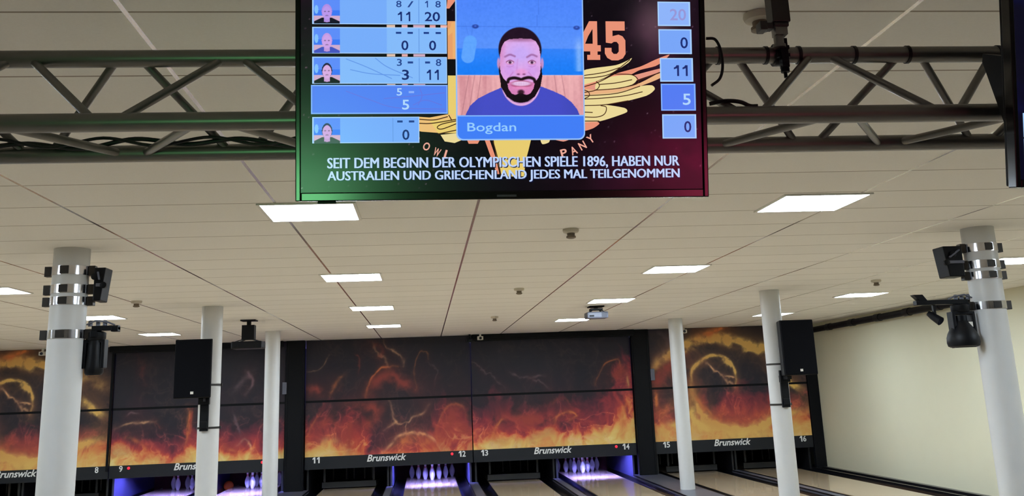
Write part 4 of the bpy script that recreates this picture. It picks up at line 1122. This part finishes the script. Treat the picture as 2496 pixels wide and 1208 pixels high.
for i, (y0, y1, xr, small, big, shirt, skin, hair) in enumerate(rows):
    b = MB()
    sbox(b, 760, y0, xr, y1, H2, EDGE); sbox(b, 763, y0 + 2, xr - 2, y1 - 2, H2 + .0002, LB if i != 2 else LB2)
    if i != 3: sbox(b, 938, y0 + 2, xr - 2, y1 - 2, H2 + .0003, LB2); sbox(b, 1015, y0 + 3, 1016.6, y1 - 3, H2 + .0005, (96, 148, 226))
    else: sbox(b, 951, y0 + 3, 952.4, y1 - 3, H2 + .0005, (96, 148, 226))
    if i == 2:
        for pts in ([(840, 150), (890, 170), (950, 198)], [(850, 176), (900, 186), (970, 190)], [(910, 148), (940, 170), (1000, 196)]): sline(b, pts, 2, H2 + .0005, (98, 150, 232))
    for s, xa, xb, ya, yb in small: stext(b, s, xa, ya, xb, yb, H3, (34, 66, 140), 0.01)
    for s, xa, xb, ya, yb in big: stext(b, s, xa, ya, xb, yb, H3, NAVY, 0.015)
    # warm remains of the picture between the rows
    if i < 3: 
        for xa, xb, c in ((938, 958, (222, 190, 170)), (974, 988, (226, 170, 170)), (1002, 1030, (206, 170, 190)), (1042, 1056, (226, 160, 160)), (1068, 1084, (238, 180, 170)))[:(5 if i == 0 else 3)]: sbox(b, xa, y1 + 1, xb, y1 + 7, H1 + .0004, c)
    r = b.build('score_row', M['screen'], screen)
    screen_grid('player_photo', 764, 826, y0 + 3, y1 - 1 if i < 3 else y1, 64, 64, mini(i, shirt, skin, hair), screen, H3)
b = MB()
sbox(b, 757, 213, 1084, 283, H2, (128, 176, 252)); sbox(b, 760, 216, 1081, 280, H2 + .0002, (84, 128, 240)); sbox(b, 766, 219, 1079, 276, H2 + .0003, (82, 130, 242))
for pts in ([(840, 228), (900, 250), (960, 268), (1078, 272)], [(930, 246), (1000, 240), (1078, 232)], [(1000, 262), (1030, 250), (1070, 262)], [(1016, 220), (1022, 240), (1012, 262)]): sline(b, pts, 2, H2 + .0005, (98, 118, 226))
stext(b, '5', 961, 221, 974, 239, H3, ICE, 0.012); stext(b, '-', 990, 228, 1003, 233, H3, (140, 176, 250), 0.01); stext(b, '5', 974, 249, 991, 273, H3, ICE, 0.015)
b.build('active_score_row', M['screen'], screen)

# --- totals on the right
for x0, y0, x1, y1, s, tx, act in ((1608, 5, 1691, 66, '20', (1639, 1680, 23, 52), 2), (1609, 74, 1693, 136, '0', (1664, 1683, 94, 122), 0), (1611, 146, 1695, 205, '11', (1646, 1681, 164, 191), 0), (1612, 210, 1700, 277, '5', (1667, 1687, 235, 263), 1), (1614, 286, 1700, 346, '0', (1669, 1687, 303, 331), 0)):
    b = MB()
    sbox(b, x0, y0, x1, y1, H2, (128, 176, 252) if act == 1 else EDGE); sbox(b, x0 + 3, y0 + 3, x1 - 4, y1 - 3, H2 + .0002, (80, 124, 242) if act == 1 else ((120, 166, 248) if act == 0 else (142, 180, 250)))
    c = ICE if act == 1 else (NAVY if act == 0 else (150, 150, 214))
    if s == '11':
        stext(b, '1', tx[0], tx[2], tx[0] + 13, tx[3], H3, c, 0.015); stext(b, '1', tx[1] - 13, tx[2], tx[1], tx[3], H3, c, 0.015)
    else: stext(b, s, tx[0], tx[2], tx[1], tx[3], H3, c, 0.012)
    b.build('total_box', M['screen'], screen)

# --- the large player picture and its name bar
def portrait(PX, PY):
    n = fbm(PX / 60, PY / 60, 900, 3); f = fbm(PX / 5, PY / 5, 930, 2)
    def put(rgb, m, c, k=1.0):
        a = (np.clip(m, 0, 1) * k)[..., None]; return rgb * (1 - a) + np.array(c, float) * a
    def soft(d, w=1.2): return np.clip(0.5 - d / (2 * w), 0, 1)
    def ell(cx, cy, rx, ry, w=1.2): return soft((np.hypot((PX - cx) / rx, (PY - cy) / ry) - 1) * min(rx, ry), w)
    rgb = np.zeros(PX.shape + (3,)) + np.array((78, 134, 250))
    rgb = put(rgb, np.clip((PY - 20) / 90, 0, 1), (92, 150, 252), .7)
    rgb = put(rgb, soft(124 - PY), (52, 130, 248)); rgb = put(rgb, np.clip((PY - 124) / 50, 0, 1) * soft(124 - PY), (22, 124, 246), .9)
    rgb = put(rgb, soft(np.abs(PY - 70) - .8, .8), (60, 108, 220), .7); rgb = put(rgb, soft(np.abs(PX - (1305 + (PY < 40) * 4)) - .6, .8) * (PY < 70), (60, 108, 220), .7)
    rgb = put(rgb, np.exp(-((PX - 1408) / 9) ** 2) * np.clip((PY - 90) / 30, 0, 1) * (PY < 180), (170, 204, 252), .6)
    wood = (PY > 189)
    pl = fbm(PX / 14, PY / 160, 950, 3)
    rgb = np.where(wood[..., None], np.array((224, 160, 166)) + (pl[..., None] - .5) * np.array((50, 60, 50)), rgb)
    rgb = put(rgb, soft(np.abs(PY - 190) - 1.2), (232, 190, 200), .8)
    for xl in (1136, 1150, 1165, 1346, 1364): rgb = put(rgb, soft(np.abs(PX - xl - (PY - 190) * (xl - 1262) * .0015) - .8) * wood, (168, 108, 120), .7)
    # hanging tag and wall dots
    for a, c in (((1128, 62), (1136, 92)), ((1146, 66), (1144, 92))):
        D, _ = seg_dist(PX, PY, [a, c]); rgb = put(rgb, soft(D - .6, .8), (60, 110, 226), .5)
    D, _ = seg_dist(PX, PY, [(1140, 108), (1134, 144)]); rgb = put(rgb, soft(D - 16), (94, 164, 254))
    for cx, cy in ((1153, 70), (1403, 72)): rgb = put(rgb, ell(cx, cy, 8, 5), (34, 60, 150), .9); rgb = put(rgb, ell(cx, cy - 1, 3, 2), (70, 110, 220))
    # shirt
    sh = [(1122, 300), (1128, 284), (1138, 264), (1158, 246), (1186, 232), (1214, 220), (1236, 214), (1290, 214), (1316, 218), (1342, 228), (1368, 240), (1388, 256), (1402, 274), (1408, 290), (1408, 300)]
    rgb = put(rgb, inside(PX, PY, sh).astype(float), (74, 82, 204)); rgb = put(rgb, inside(PX, PY, sh) * f, (56, 62, 176), .55)
    rgb = put(rgb, inside(PX, PY, sh) * np.clip(np.abs(PX - 1262) / 150 - .6, 0, 1), (44, 60, 150), .8)
    # neck and neckline
    rgb = put(rgb, ell(1263, 208, 48, 56), (206, 150, 208)); rgb = put(rgb, soft(np.abs(np.hypot((PX - 1263) / 46, (PY - 208) / 54) - 1) * 46 - 1.6) * (PY > 220), (228, 176, 228))
    # hair, beard mass, face
    rgb = put(rgb, ell(1262, 126, 53, 54.5), (34, 16, 34)); rgb = put(rgb, ell(1262, 168, 53, 88) * soft(160 - PY, 3), (22, 12, 26))
    face = [(1217, 120), (1224, 107), (1236, 101), (1262, 99), (1290, 100), (1301, 106), (1309, 120), (1312, 140), (1312.5, 165), (1310, 192), (1304, 206), (1294, 214), (1232, 214), (1221, 206), (1214.5, 192), (1212, 165), (1212.5, 140)]
    fm = inside(PX, PY, face).astype(float)
    rgb = put(rgb, fm, (226, 168, 228)); rgb = put(rgb, fm * ell(1263, 136, 34, 26, 16), (196, 170, 250), .8); rgb = put(rgb, fm * ell(1236, 178, 20, 18, 12), (204, 150, 238), .6); rgb = put(rgb, fm * ell(1292, 178, 18, 18, 12), (204, 150, 238), .6)
    rgb = put(rgb, fm * ell(1212, 128, 10, 34, 8), (206, 120, 176), .6); rgb = put(rgb, fm * ell(1262, 100, 46, 6, 4), (150, 90, 130), .7)
    # ears
    rgb = put(rgb, ell(1209, 160, 4, 13), (232, 150, 190), .8); rgb = put(rgb, ell(1316, 160, 4, 13), (232, 150, 200), .8)
    # brows, eyes
    for s, cx in ((-1, 1237), (1, 1291)):
        D, _ = seg_dist(PX, PY, smooth_line([(cx - 12, 143 + (1 if s < 0 else 2)), (cx, 139), (cx + 12, 143)])); rgb = put(rgb, soft(D - 2.2, 1.5), (150, 92, 150), .8)
        rgb = put(rgb, ell(cx, 158, 10, 6), (216, 120, 170), .7); rgb = put(rgb, ell(cx, 158, 7.5, 3.8), (236, 206, 240)); rgb = put(rgb, ell(cx, 158, 3.6, 3.6), (70, 34, 70))
        D, _ = seg_dist(PX, PY, smooth_line([(cx - 9, 157), (cx, 152.5), (cx + 9, 157)])); rgb = put(rgb, soft(D - .9, .9), (96, 50, 90), .8)
        D, _ = seg_dist(PX, PY, smooth_line([(cx - 8, 167), (cx, 169), (cx + 8, 166)])); rgb = put(rgb, soft(D - .8, 1.2), (184, 112, 190), .6)
    # nose
    D, _ = seg_dist(PX, PY, [(1256, 150), (1253, 178)]); rgb = put(rgb, soft(D - .8, 2), (196, 126, 204), .6)
    rgb = put(rgb, ell(1264, 182, 13, 8, 3), (232, 152, 214), .8); rgb = put(rgb, ell(1257, 187, 3.6, 2), (120, 60, 110), .8); rgb = put(rgb, ell(1271, 187, 3.6, 2), (120, 60, 110), .8)
    for a, c in ((1244, 1232), (1282, 1296)):
        D, _ = seg_dist(PX, PY, [(a, 182), (c, 198)]); rgb = put(rgb, soft(D - .8, 1.6), (186, 100, 180), .7)
    # beard, moustache, smile
    bd = [(1210, 172), (1214, 184), (1220, 196), (1229, 206), (1232, 222), (1240, 234), (1250, 238), (1262, 232), (1276, 238), (1286, 234), (1294, 222), (1298, 206), (1306, 196), (1311, 184), (1315, 172), (1316, 192), (1311, 218), (1297, 242), (1279, 254), (1262, 257), (1246, 254), (1228, 242), (1214, 218)]
    rgb = put(rgb, inside(PX, PY, bd).astype(float), (20, 9, 18))
    inner = [(1230, 206), (1232, 222), (1240, 234), (1250, 238), (1262, 232), (1276, 238), (1286, 234), (1294, 222), (1298, 206)]
    rgb = put(rgb, inside(PX, PY, inner).astype(float), (216, 130, 186))
    D, _ = seg_dist(PX, PY, smooth_line([(1231, 206), (1234, 199), (1246, 196), (1258, 198), (1264, 200), (1272, 197), (1284, 195), (1295, 199), (1298, 206)])); rgb = put(rgb, soft(D - 3.6, 1.4), (28, 12, 22))
    rgb = put(rgb, ell(1264, 211, 26, 9), (176, 84, 128)); rgb = put(rgb, ell(1264, 210, 23, 5.6), (232, 196, 232)); rgb = put(rgb, soft(np.abs(PY - 211) - .4, .7) * ell(1264, 210, 22, 6), (178, 130, 180), .6)
    for tx in range(1246, 1284, 6): rgb = put(rgb, soft(np.abs(PX - tx) - .3, .6) * ell(1264, 210, 22, 5), (190, 150, 200), .5)
    rgb = put(rgb, ell(1264, 220, 20, 3, 1.5), (232, 140, 190), .9); rgb = put(rgb, ell(1263, 231, 8, 6, 2), (40, 16, 28), .9); rgb = put(rgb, ell(1263, 246, 22, 9, 3), (14, 6, 14))
    return np.clip(rgb + (f[..., None] - .5) * 10, 0, 255)
b = MB()
# frame and blue name bar with rounded lower corners
def rounded(x0, y0, x1, y1, r):
    p = [(x0, y0), (x1, y0)]
    for k in range(7):
        a = k * math.pi / 12; p.append((x1 - r + r * math.cos(a), y1 - r + r * math.sin(a)))
    for k in range(7):
        a = math.pi / 2 + k * math.pi / 12; p.append((x0 + r + r * math.cos(a), y1 - r + r * math.sin(a)))
    return p
spoly(b, rounded(1104, -66, 1420, 348, 16), H2 + .0008, (148, 190, 246)); spoly(b, rounded(1107.5, 288, 1417, 344.5, 14), H2 + .0010, (64, 126, 246)); sbox(b, 1107.5, 287, 1417, 290, H2 + .0012, (130, 180, 252))
pf = b.build('player_card', M['screen'], screen)
screen_grid('player_portrait', 1107.5, 1417, -64, 287, 300, 330, portrait, screen, H3 + .0006)
b = MB(); stext(b, 'Bogdan', 1131, 305, 1250, 333, H3 + .0006, (150, 204, 254), 0.008); b.build('name_lettering', M['screen'], screen)

# --- running caption
b = MB()
for s, x0, y0, x1, y1 in (('SEIT DEM BEGINN DER OLYMPISCHEN SPIELE 1896, HABEN NUR', 796, 388, 1654, 414), ('AUSTRALIEN UND GRIECHENLAND JEDES MAL TEILGENOMMEN', 796, 420, 1654, 444)):
    k = 3 if ',' in s else 5
    for dx in (1.2, 2.2, 3.0): stext(b, s, x0 + dx, y0 + 2, x1 + dx, y1 + 2 + k, H3 + .0001 * dx, (10, 18, 60))
    for dx in (-0.9, -0.3, 0.3, 0.9): stext(b, s, x0 + dx, y0, x1 + dx, y1 + k, H4 + .0001 * dx, (188, 210, 250))
b.build('caption_lettering', M['screen'], screen)

# --- second screen: dark blue picture with the first score row at its left edge
def bg2(PX, PY):
    n = fbm(PX / 120, PY / 120, 77, 4)
    rgb = np.zeros(PX.shape + (3,)) + np.array((5, 5, 26)); rgb = rgb + np.clip((n - .42) * 3, 0, 1)[..., None] * np.array((10, 14, 70))
    return rgb
screen2 = screen_grid('screen', 733, 1713, -66, 471, 120, 70, bg2, tv2, 0.0012)
b = MB(); 
for k in range(2):
    y0 = 300 + k * 66
    sbox(b, 746, y0, 1083, y0 + 62, H2, EDGE); sbox(b, 750, y0 + 3, 1080, y0 + 59, H2 + .0002, (112, 146, 246))
b.build('score_row', M['screen'], screen2)
b = MB()
for k in range(2):
    y0 = 300 + k * 66
    sbox(b, 1612, y0, 1697, y0 + 62, H2, EDGE); sbox(b, 1615, y0 + 3, 1694, y0 + 59, H2 + .0002, (112, 146, 246))
b.build('total_box', M['screen'], screen2)
